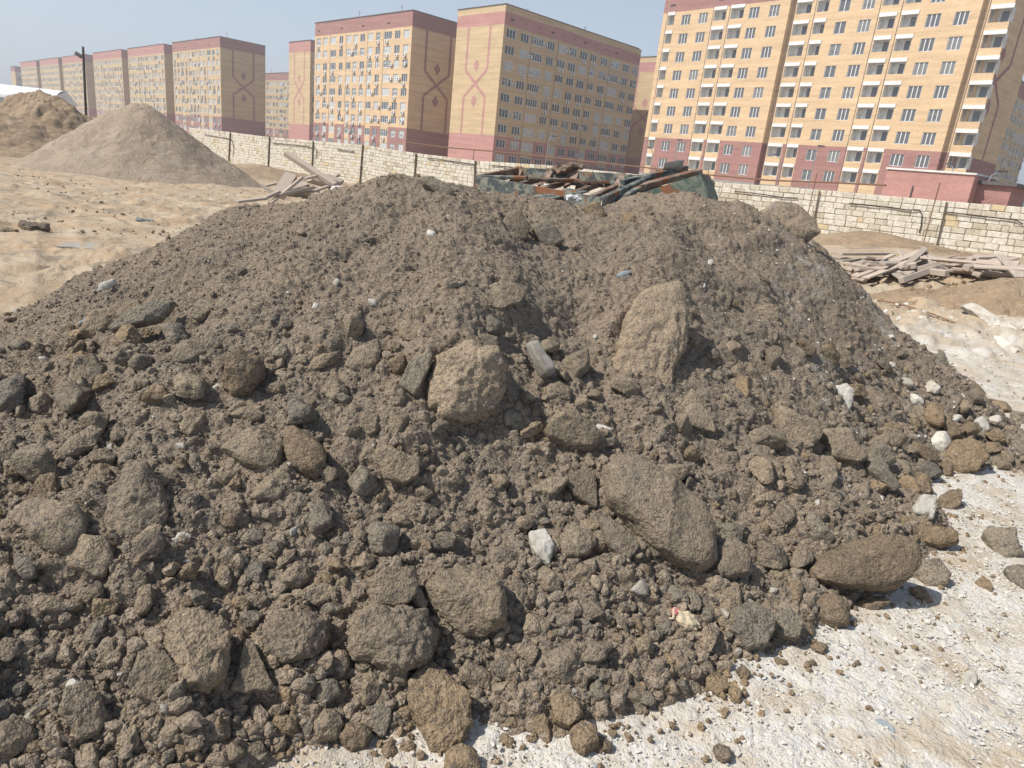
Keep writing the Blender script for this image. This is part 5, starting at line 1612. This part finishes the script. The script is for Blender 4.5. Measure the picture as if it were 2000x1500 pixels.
# left heap: pixel ends and depths
DL = 14.0
LP = [((558, 299), (655, 362), DL + .6, DL, .13, .09, 'longest dark plank rising steeply out of the left heap'), ((569, 343), (543, 383), DL, DL - .4, .22, .12, 'thick squared beam leaning in the left heap'),
      ((590, 347), (545, 385), DL - .5, DL - .9, .08, .05, 'thin pale batten crossing the left heap diagonally'), ((546, 383), (527, 398), DL - .9, DL - 1.2, .09, .04, 'short pale batten at the front of the left heap'),
      ((510, 362), (544, 382), DL - .6, DL - .8, .08, .05, 'pale batten pointing left out of the left heap'), ((462, 394), (520, 387), DL - 1.5, DL - 1.2, .12, .04, 'flat board lying alone at the left tip of the heap'),
      ((548, 380), (612, 366), DL - .8, DL - .6, .2, .05, 'wide pale board lying across the front of the left heap'), ((596, 349), (622, 342), DL, DL + .2, .07, .04, 'short batten near the top of the left heap'),
      ((603, 352), (640, 364), DL - .2, DL, .18, .04, 'pale board right of the heap centre'), ((520, 363), (541, 358), DL, DL, .05, .04, 'thin dark batten at the back of the left heap'),
      ((636, 345), (668, 357), DL + .3, DL + .2, .2, .08, 'dark broken board at the right end of the left heap'), ((600, 378), (640, 364), DL - .6, DL - .3, .12, .04, 'narrow pale board right of the wide one'),
      ((560, 372), (600, 360), DL - .3, DL - .1, .16, .08, 'shaded beam under the left heap'), ((585, 366), (625, 372), DL - .2, DL - .2, .14, .06, 'short beam inside the left heap'),
      ((515, 388), (545, 375), DL - 1.1, DL - .9, .12, .05, 'short broken board at the foot of the left heap'), ((618, 340), (650, 372), DL + .4, DL + .1, .1, .06, 'dark plank beside the longest one'),
      ((640, 352), (660, 340), DL + .5, DL + .6, .14, .05, 'dark splintered board against the wall side of the left heap')]
for (a, b_, da, db, wd, th, lab) in LP:
    plank(behind(*a, da), behind(*b_, db), wd, th, lab, 'planks of the left heap', roll=random.uniform(-.4, .4))
M_FILM = plain('pale_plastic_film', (.6, .6, .6), .4, .5)
# right heap
rp = np.random.default_rng(17)
DR = 14.8
RP = [((1655, 535), (1745, 497), 'long pinkish board, lowest left of the right heap'), ((1668, 540), (1800, 490), 'long pink board in the middle of the right heap'), ((1680, 548), (1770, 512), 'board with rounded end at the front left of the right heap'),
      ((1690, 543), (1805, 500), 'grey board beside the pink ones'), ((1715, 505), (1735, 533), 'short pale board lying crosswise on the right heap'), ((1760, 490), (1775, 520), 'upright pale board on top of the right heap'),
      ((1768, 520), (1806, 487), 'squared timber sticking up from the right heap'), ((1800, 493), (1822, 508), 'short pale timber right of the upright board'), ((1740, 540), (1830, 505), 'long grey timber through the middle'),
      ((1760, 548), (1840, 520), 'lower grey timber in shadow'), ((1770, 540), (1815, 515), 'short dark timber inside the right heap'), ((1640, 510), (1700, 503), 'dark thin batten at the far left of the right heap'),
      ((1650, 518), (1720, 502), 'thin batten reaching left over the sand ridge'), ((1830, 507), (1900, 503), 'flat pallet board on the right half'), ((1815, 512), (1860, 528), 'pallet board sloping down'), ((1818, 530), (1850, 534), 'chunky pallet block at the front of the right plank heap'),
      ((1855, 514), (1910, 522), 'dark-edged pallet board left of the thick end block'), ((1890, 510), (1912, 502), 'thick block at the end of the pallet'), ((1905, 512), (1990, 516), 'long flat grey board toward the right edge'), ((1900, 520), (2010, 526), 'long low board at the right edge'),
      ((1955, 500), (1993, 542), 'pale pole leaning at the right edge of the heap'), ((1965, 530), (2020, 535), 'dark board under the leaning pole'), ((1975, 522), (2020, 519), 'grey board at the very right edge'),
      ((1665, 545), (1690, 552), 'broken board end at the lower left'), ((1680, 553), (1695, 541), 'short stub at the foot of the heap'), ((1725, 520), (1765, 545), 'shaded plank crossing under the boards'),
      ((1700, 530), (1790, 518), 'pale timber in the second layer'), ((1790, 528), (1830, 515), 'short timber right of the middle'), ((1840, 508), (1862, 500), 'small board with green paint nearby'), ((1930, 508), (1985, 506), 'thin board lying against the wall foot')]
for i, (a, b_, lab) in enumerate(RP):
    sh = .5 if 'timber' in lab or 'block' in lab else .0
    da = DR + rp.uniform(-.5, .5) - (a[1] - 515) * .03; db = DR + rp.uniform(-.5, .5) - (b_[1] - 515) * .03
    plank(behind(*a, da), behind(*b_, db), .1 if sh else .15, .1 if sh else .035, lab, 'planks of the right heap', roll=rp.uniform(-.6, .6))
# the bed of older boards beneath, so that nothing hangs
for i in range(26):
    P_ = behind(rp.uniform(1665, 1990), 540, DR + rp.uniform(-.6, .8)); z = float(G(P_[0], P_[1])) + .04 + .07 * (i % 4)
    a = rp.uniform(-.5, .5) + .55 * (1 if i % 3 else -1); L = rp.uniform(.7, 1.5)
    plank((P_[0] - cos(a) * L / 2, P_[1] - sin(a) * L / 2, z), (P_[0] + cos(a) * L / 2, P_[1] + sin(a) * L / 2, z + rp.uniform(-.06, .1)), .12, .05, 'grey old board buried in the lower layers of the right plank heap', 'boards in the bed of the right heap', roll=rp.uniform(-.3, .3))
for i in range(12):
    P_ = behind(rp.uniform(535, 650), 380, DL + rp.uniform(-.6, .5)); z = float(G(P_[0], P_[1])) + .05 + .1 * (i % 4)
    a = rp.uniform(-.6, .9); L = rp.uniform(.6, 1.2)
    plank((P_[0] - cos(a) * L / 2, P_[1] - sin(a) * L / 2, z), (P_[0] + cos(a) * L / 2, P_[1] + sin(a) * L / 2, z + rp.uniform(-.05, .1)), .12, .06, 'grey old board buried in the lower layers of the left plank heap', 'boards in the bed of the left heap', roll=rp.uniform(-.3, .3))


# ------------------------------------------------------------------ steel formwork behind the crest
def worn(name, c, c2, rustc=(0.2, 0.085, 0.04)):
    m, nt, b = mat(name); t = NT(nt); P = t.coord('Object')
    n = t.noise(P, 7, 6, .7, .5); n2 = t.noise(P, 3.1, 5, .7, 1.0)
    col = t.mix(c, c2, t.ramp(n, [(.46, 0.), (.56, 1.)])); col = t.mix(col, rustc, t.ramp(n2, [(.55, 0.), (.62, 1.)]))
    nt.links.new(col, b.inputs['Base Color']); b.inputs['Roughness'].default_value = .7
    nt.links.new(t.bump(n, .4, .01), b.inputs['Normal'])
    return m


M_FORM = worn('worn_dark_paint', (0.055, 0.065, 0.07), (0.2, 0.2, 0.165))
M_FORMR = worn('rusty_steel', (0.13, 0.085, 0.06), (0.24, 0.18, 0.14))
M_FORMG = worn('worn_green_paint', (0.06, 0.09, 0.07), (0.15, 0.16, 0.12))


def beam_between(root, name, p0, p1, h, t, m, drop=True):
    """vertical steel plate with folded lips between two top points"""
    p0, p1 = Vector(p0), Vector(p1); d = p1 - p0; L = d.length; d.normalize(); s = d.cross(Vector((0, 0, 1))).normalized(); u = s.cross(d)
    T = Matrix.Translation(p0) @ Matrix((d, s, u)).transposed().to_4x4()
    b = MB(); b.box(0, L, 0, t, -h, 0, 0, T); b.box(0, L, -.05, -.001, -.018, 0, 0, T); b.box(0, L, -.05, -.001, -h, -h + .018, 0, T)
    return link(name, b.mesh(name, [m], False, .003), root)


form = bpy.data.objects.new('steel_formwork', None); COL.objects.link(form); tag(form, 'large worn steel formwork frame with curved rusty ribs lying behind the crest', 'formwork')
f0, f1 = behind(932, 343, 9.2), behind(1176, 386, 8.0)
g0, g1 = behind(1012, 327, 10.1), behind(1272, 343, 9.3)
beam_between(form, 'side_beam', f0, f1, .17, .02, M_FORM); beam_between(form, 'side_beam', g0, g1, .19, .02, M_FORM)
beam_between(form, 'cross_beam', f0, g0, .13, .02, M_FORMR); beam_between(form, 'cross_beam', f1, g1, .17, .02, M_FORM)
f0, f1, g0, g1 = [Vector(v) for v in (f0, f1, g0, g1)]
for k in (.2, .42, .66, .82):
    a, b_ = f0.lerp(f1, k), g0.lerp(g1, k if k < .8 else .8); a = a - Vector((0, 0, .06)); b_ = b_ - Vector((0, 0, .05))
    beam_between(form, 'cross_beam', a - Vector((0, 0, .05)), b_ - Vector((0, 0, .06)), .06, .02, M_FORMR)
for k in (0.02, .26, .46, .8):
    # curved gusset: quarter-round flange rising to the rear beam
    b_ = g0.lerp(g1, k); d = (f0 - g0).normalized(); q = MB(); pr = None; wv = (g1 - g0).normalized() * .05
    for j in range(8):
        a = pi / 2 * j / 7; P_ = b_ + d * (.02 + .3 * (1 - cos(a))) + Vector((0, 0, -.19 * sin(a) + .02))
        if pr is not None: q.quad(pr - wv, pr + wv, P_ + wv, P_ - wv); q.quad(pr, P_, P_ + Vector((0, 0, -.03)) , pr + Vector((0, 0, -.03)))
        pr = P_
    link('gusset', q.mesh('gusset', [M_FORMR], True), form)
q = MB()
for kf, kg in ((.0, .0), (1., 1.), (.5, .5)):
    for P_ in (f0.lerp(f1, kf), g0.lerp(g1, kg)): q.box(P_.x - .05, P_.x + .05, P_.y + .02, P_.y + .12, -.3, P_.z - .17)
link('support_leg', q.mesh('support_leg', [M_FORMR]), form)
# stacked panels beneath, boxes and scrap
for i, (za, lab) in enumerate(((1.12, 'upper dark formwork panel stacked beneath the frame, mostly hidden'), (.8, 'lower dark formwork panel beneath the frame, mostly hidden'))):
    q = MB(); c = (f0 + f1 + g0 + g1) / 4; ang = math.atan2((f1 - f0).y, (f1 - f0).x)
    T = Matrix.Translation((c.x + .1, c.y + .1, za)) @ Matrix.Rotation(ang, 4, 'Z')
    q.box(-1.15, 1.15, -.62, .62, -.08, .08, 0, T); simple_thing('stacked_formwork', q, M_FORMR, lab, 'formwork panel', group='stacked formwork panels', bevel=.004)
plank(behind(1225, 372, 8.8), behind(1366, 335, 9.6), .13, .07, 'rusty square steel beam slanting up to the right over the green box', None, name='steel_beam', m=M_FORMR)
plank(behind(1215, 358, 9.2), behind(1340, 330, 9.9), .1, .09, 'dark steel beam just behind the rusty slanting one', None, name='steel_beam', m=M_FORM)
plank(behind(1200, 392, 8.3), behind(1250, 366, 8.7), .08, .03, 'short grey steel strip at the right end of the frame', None, name='steel_strip', m=M_FORM)
plank(behind(1060, 386, 8.2), behind(1130, 372, 8.8), .3, .02, 'flat grey sheet between frame and dirt', None, name='steel_sheet', m=M_FORM)
rc = random.Random(3)
for i in range(9):
    x_ = (960, 1010, 1050, 1080, 1120, 1160, 1200, 1235, 1290)[i] + 25; a_ = rc.uniform(-40, 40)
    plank(behind(x_ - 45, 352 + .08 * (x_ - 950) - rc.uniform(4, 14), 9.3 + rc.uniform(-.5, .5)), behind(x_ + 45, 352 + .08 * (x_ - 950) - rc.uniform(4, 14) + rc.uniform(-4, 6), 9.3 + rc.uniform(-.5, .5)), rc.choice((.05, .08, .12)), rc.choice((.02, .04)),
          'dark narrow steel strip in the tangle inside the formwork frame', 'steel strips inside the formwork', roll=rc.uniform(-.5, .5), name='steel_strip', m=rc.choice((M_FORM, M_FORMR)))
pa, pb_, pc, pd = [Vector(behind(*v)) for v in ((1250, 377, 8.7), (1368, 340, 9.4), (1384, 385, 9.2), (1275, 400, 8.6))]
q = MB(); bk = Vector((.25, .5, 0)); bt_ = Vector((0, 0, -.35))
q.quad(pa, pd, pc, pb_); q.quad(pa, pb_, pb_ + bk, pa + bk); q.quad(pb_, pc, pc + bk, pb_ + bk); q.quad(pa + bt_ * 0, pa + bk, pd + bk, pd); q.quad(pd, pd + bt_, pc + bt_, pc); q.quad(pc, pc + bt_, pc + bt_ + bk, pc + bk)
simple_thing('formwork_box', q, M_FORMG, 'green painted steel box face tilted at the right end of the formwork', 'steel box')
q = MB(); c = Vector(behind(1292, 338, 9.7)); e = Vector(behind(1330, 333, 9.7)) - c; pr = None
for j in range(9):
    a = -.2 + 1.5 * j / 8; off = Vector((0, -.22 * sin(a) + .1, .02 + .2 * (1 - cos(a)) * .9)) + Vector((0, 0, -.02))
    if pr is not None: q.quad(c + pr, c + e + pr, c + e + off, c + off); 
    pr = off
simple_thing('curved_sheet', q, plain('grey_sheet', (.42, .42, .38), .6, sc=5), 'pale curved metal sheet on top of the scrap near the huge block', 'metal sheet', smooth=True)
for i, (px, py, w_, lab) in enumerate(((1100, 325, .45, 'brownish rag-like rust scrap on the left of the pair'), (1128, 323, .3, 'small dark rust scrap right of its neighbour'), (1300, 333, .3, 'crumpled dark scrap beside the curved sheet'))):
    P_, Fc = rock_shape(900 + i, 4, w_ * .42, .1, .035, None, rough=.35, planes=4, grain=0)
    simple = link('scrap_metal', mkmesh('scrap_metal', P_, Fc, M_FORMR, False), loc=tuple(behind(px, py + 3, 9.75))); tag(simple, lab + ' on top of the formwork', 'scrap metal', 'scraps on the formwork')


# ------------------------------------------------------------------ small finds
def cloth_mat(name, c, c2):
    m, nt, b = mat(name); t = NT(nt); P = t.coord('Object'); n = t.noise(P, 30, 4, .6)
    nt.links.new(t.mix(c, c2, t.ramp(n, [(.4, 0.), (.7, 1.)])), b.inputs['Base Color']); nt.links.new(t.bump(t.noise(P, 60, 4, .6), .6, .006), b.inputs['Normal']); return m


def glove():
    C = hit(1330, 1222); ex, ey, n = frame_at(C); depth = -(RM.T @ (C - EYE))[2]; u = depth / F
    root = bpy.data.objects.new('work_glove', None); COL.objects.link(root); root.location = tuple(C + n * 9 * u)
    tag(root, 'crumpled dirty cream work glove with a pink-red cuff lining lying among the clods', 'glove')
    V, Fc = ico(5)
    a = math.radians(-22); c_, s_ = cos(a), sin(a)
    x, y, z = V[:, 0], V[:, 1], V[:, 2]
    X = x * 30 * u; wd = np.interp(x, [-1, -.6, -.2, .4, 1], [15, 13, 17, 20, 14]) * u
    Yy = y * wd; Zz = z * 13 * u
    f = fbm(x * 2, y * 3, z * 3, f=1.2, o=3, s=5) * 3 * u; ridge = np.sin(x * 9 + 1.5 * np.sin(y * 2)) * 1.5 * u * (x < .1)
    rad = np.stack([X, Yy, Zz], -1); U = V * (f + ridge)[:, None]
    # folded finger lobes on the far end
    lob = np.cos(y * 9) * 2.2 * u * np.clip(x, 0, 1) ; U[:, 0] += lob
    P = rad + U
    P = np.stack([P[:, 0] * c_ - P[:, 1] * s_, P[:, 0] * s_ + P[:, 1] * c_, P[:, 2] + 9 * u], -1)
    W = P[:, :1] * ex + P[:, 1:2] * ey + P[:, 2:] * n
    link('glove_body', mkmesh('glove_body', W, Fc, cloth_mat('dirty_cream_cloth', (.5, .42, .29), (.38, .31, .21))), root)
    # open cuff: ring and red lining
    q = MB(); rim = []
    for k in range(20):
        t_ = 2 * pi * k / 20; rim.append((-27 * u + 2 * u * sin(3 * t_), 13 * u * cos(t_) * (1 + .1 * sin(5 * t_)), 10 * u + 9 * u * sin(t_)))
    def tr(p):
        x_, y_, z_ = p; X_ = x_ * c_ - y_ * s_; Y_ = x_ * s_ + y_ * c_; return tuple(X_ * ex + Y_ * ey + z_ * n)
    q.tube([tr(p) for p in rim + rim[:1]], 2.4 * u, 6); link('cuff', q.mesh('cuff', [cloth_mat('cream_knit', (.52, .45, .33), (.4, .33, .24))], True), root)
    P2, F2 = rock_shape(77, 3, 9 * u, 10 * u, 6 * u, None, rough=.25, planes=3, grain=0)
    P2 = P2 + np.array([-24 * u, 3 * u, 15 * u]); W2 = np.array([tr(p) for p in P2])
    link('lining', mkmesh('lining', W2, F2, cloth_mat('faded_red_cloth', (.5, .17, .15), (.38, .13, .11))), root)


glove()
# straw-like stalks, sticks and cable
for i, (pts, rad_, lab, cat, m) in enumerate((
        ([(1143, 775), (1160, 790), (1178, 815), (1190, 838), (1200, 858)], .0022, 'thin dry straw curving down beside the flat-topped wedge rock', 'straw', M_TAN),
        ([(1700, 818), (1715, 822), (1728, 821)], .003, 'short pale straw below the bright white stone', 'straw', M_CHALK),
        ([(1703, 758), (1716, 768)], .003, 'tiny pale twig right of the bright white stone', 'twig', M_CHALK),
        ([(560, 1195), (600, 1178), (650, 1168)], .003, 'thin dark wire above the grey rounded boulder', 'wire', M_DKW),
        ([(1712, 592), (1740, 597), (1780, 607), (1820, 620), (1860, 636), (1890, 650), (1912, 655)], .012, 'rusty steel rod lying across the pale ground on the right', 'rod', M_RUSTG))):
    q = MB(); P_ = []
    for k, (x, y) in enumerate(pts):
        c = hit(x, y); nn = hnorm(c[0], c[1]); P_.append(c + nn * ((.02 + .012 * (k % 2)) if i < 4 else .05))
    q.tube(P_, rad_, 5); simple_thing(cat if cat != 'rod' else 'steel_rod', q, m, lab, cat)
# crumpled plastic and film
for i, (px, py, w_, lab) in enumerate(((886, 392, 34, 'shiny shredded plastic sheet beside the concrete bar near the top'), (842, 470, 14, 'small crumpled white plastic scrap below the left crest'), (660, 374, 26, 'pale plastic film at the right end of the left plank heap'), (1120, 388, 24, 'white torn foam scrap under the formwork frame'))):
    C = hit(px, py)
    if C is None or i >= 2: C = behind(px, py, 9 if i == 3 else 6.0 if i == 1 else 13.2) if i != 3 else behind(px, py, 7.6)
    u = np.linalg.norm(C - EYE) / F * w_ / 2
    P_, Fc = rock_shape(500 + i, 4, u, u * .6, u * .4, None, rough=.5, planes=2, grain=0)
    tag(link('plastic_scrap', mkmesh('plastic_scrap', P_, Fc, M_FILM, False), loc=tuple(C)), lab, 'plastic scrap')
# pale board lying on the sand at the left, and tiny litter
C = atz(187, 486, 0.02)
plank((C[0] - .42, C[1] - .05, .04), (C[0] + .38, C[1] + .12, .05), .5, .02, 'pale rectangular board lying flat on the sand at the left', None, name='board', m=M_CONC)
for i, (px, py, w_, lab) in enumerate(((450, 363, 14, 'white scrap on the sand left of the plank heap'), (422, 413, 14, 'pale stone on the sand near the left crest'), (60, 445, 50, 'low pile of pale rubble on the sand at the left'), (285, 433, 30, 'bluish litter on the sand'), (385, 398, 12, 'white pebble on the sand'),
                                       (15, 455, 30, 'grey clod at the left edge of the sand'))):
    C = atz(px, py, -.0) ; d_ = np.linalg.norm(C - EYE)
    u = d_ / F * w_ / 2
    P_, Fc = rock_shape(700 + i, 4, u, u * .6, u * .35, None, rough=.3, planes=5, grain=0)
    tag(link('rubble' if i == 2 else 'ground_stone', mkmesh('ground_stone', P_, Fc, [M_CHALK, M_CHALK, M_TAN, M_BLUE, M_CHALK, M_TAN][i], False), loc=(C[0], C[1], float(G(C[0], C[1])) + .01)), lab, 'stone')


# ------------------------------------------------------------------ air
def haze():
    b = MB(); b.box(-3200, 3200, -400, 4300, -6, 60)
    m = bpy.data.materials.new('haze'); m.use_nodes = True; nt = m.node_tree
    nt.nodes.remove(nt.nodes['Principled BSDF'])
    v = nt.nodes.new('ShaderNodeVolumePrincipled'); v.inputs['Density'].default_value = .0009; v.inputs['Color'].default_value = (.86, .9, .96, 1); v.inputs['Anisotropy'].default_value = .3
    nt.links.new(v.outputs[0], nt.nodes['Material Output'].inputs['Volume'])
    o = link('haze', b.mesh('haze', [m])); o['kind'] = 'stuff'; o['label'] = 'thin pale dusty haze filling the air over the site'; o['category'] = 'haze'


haze()
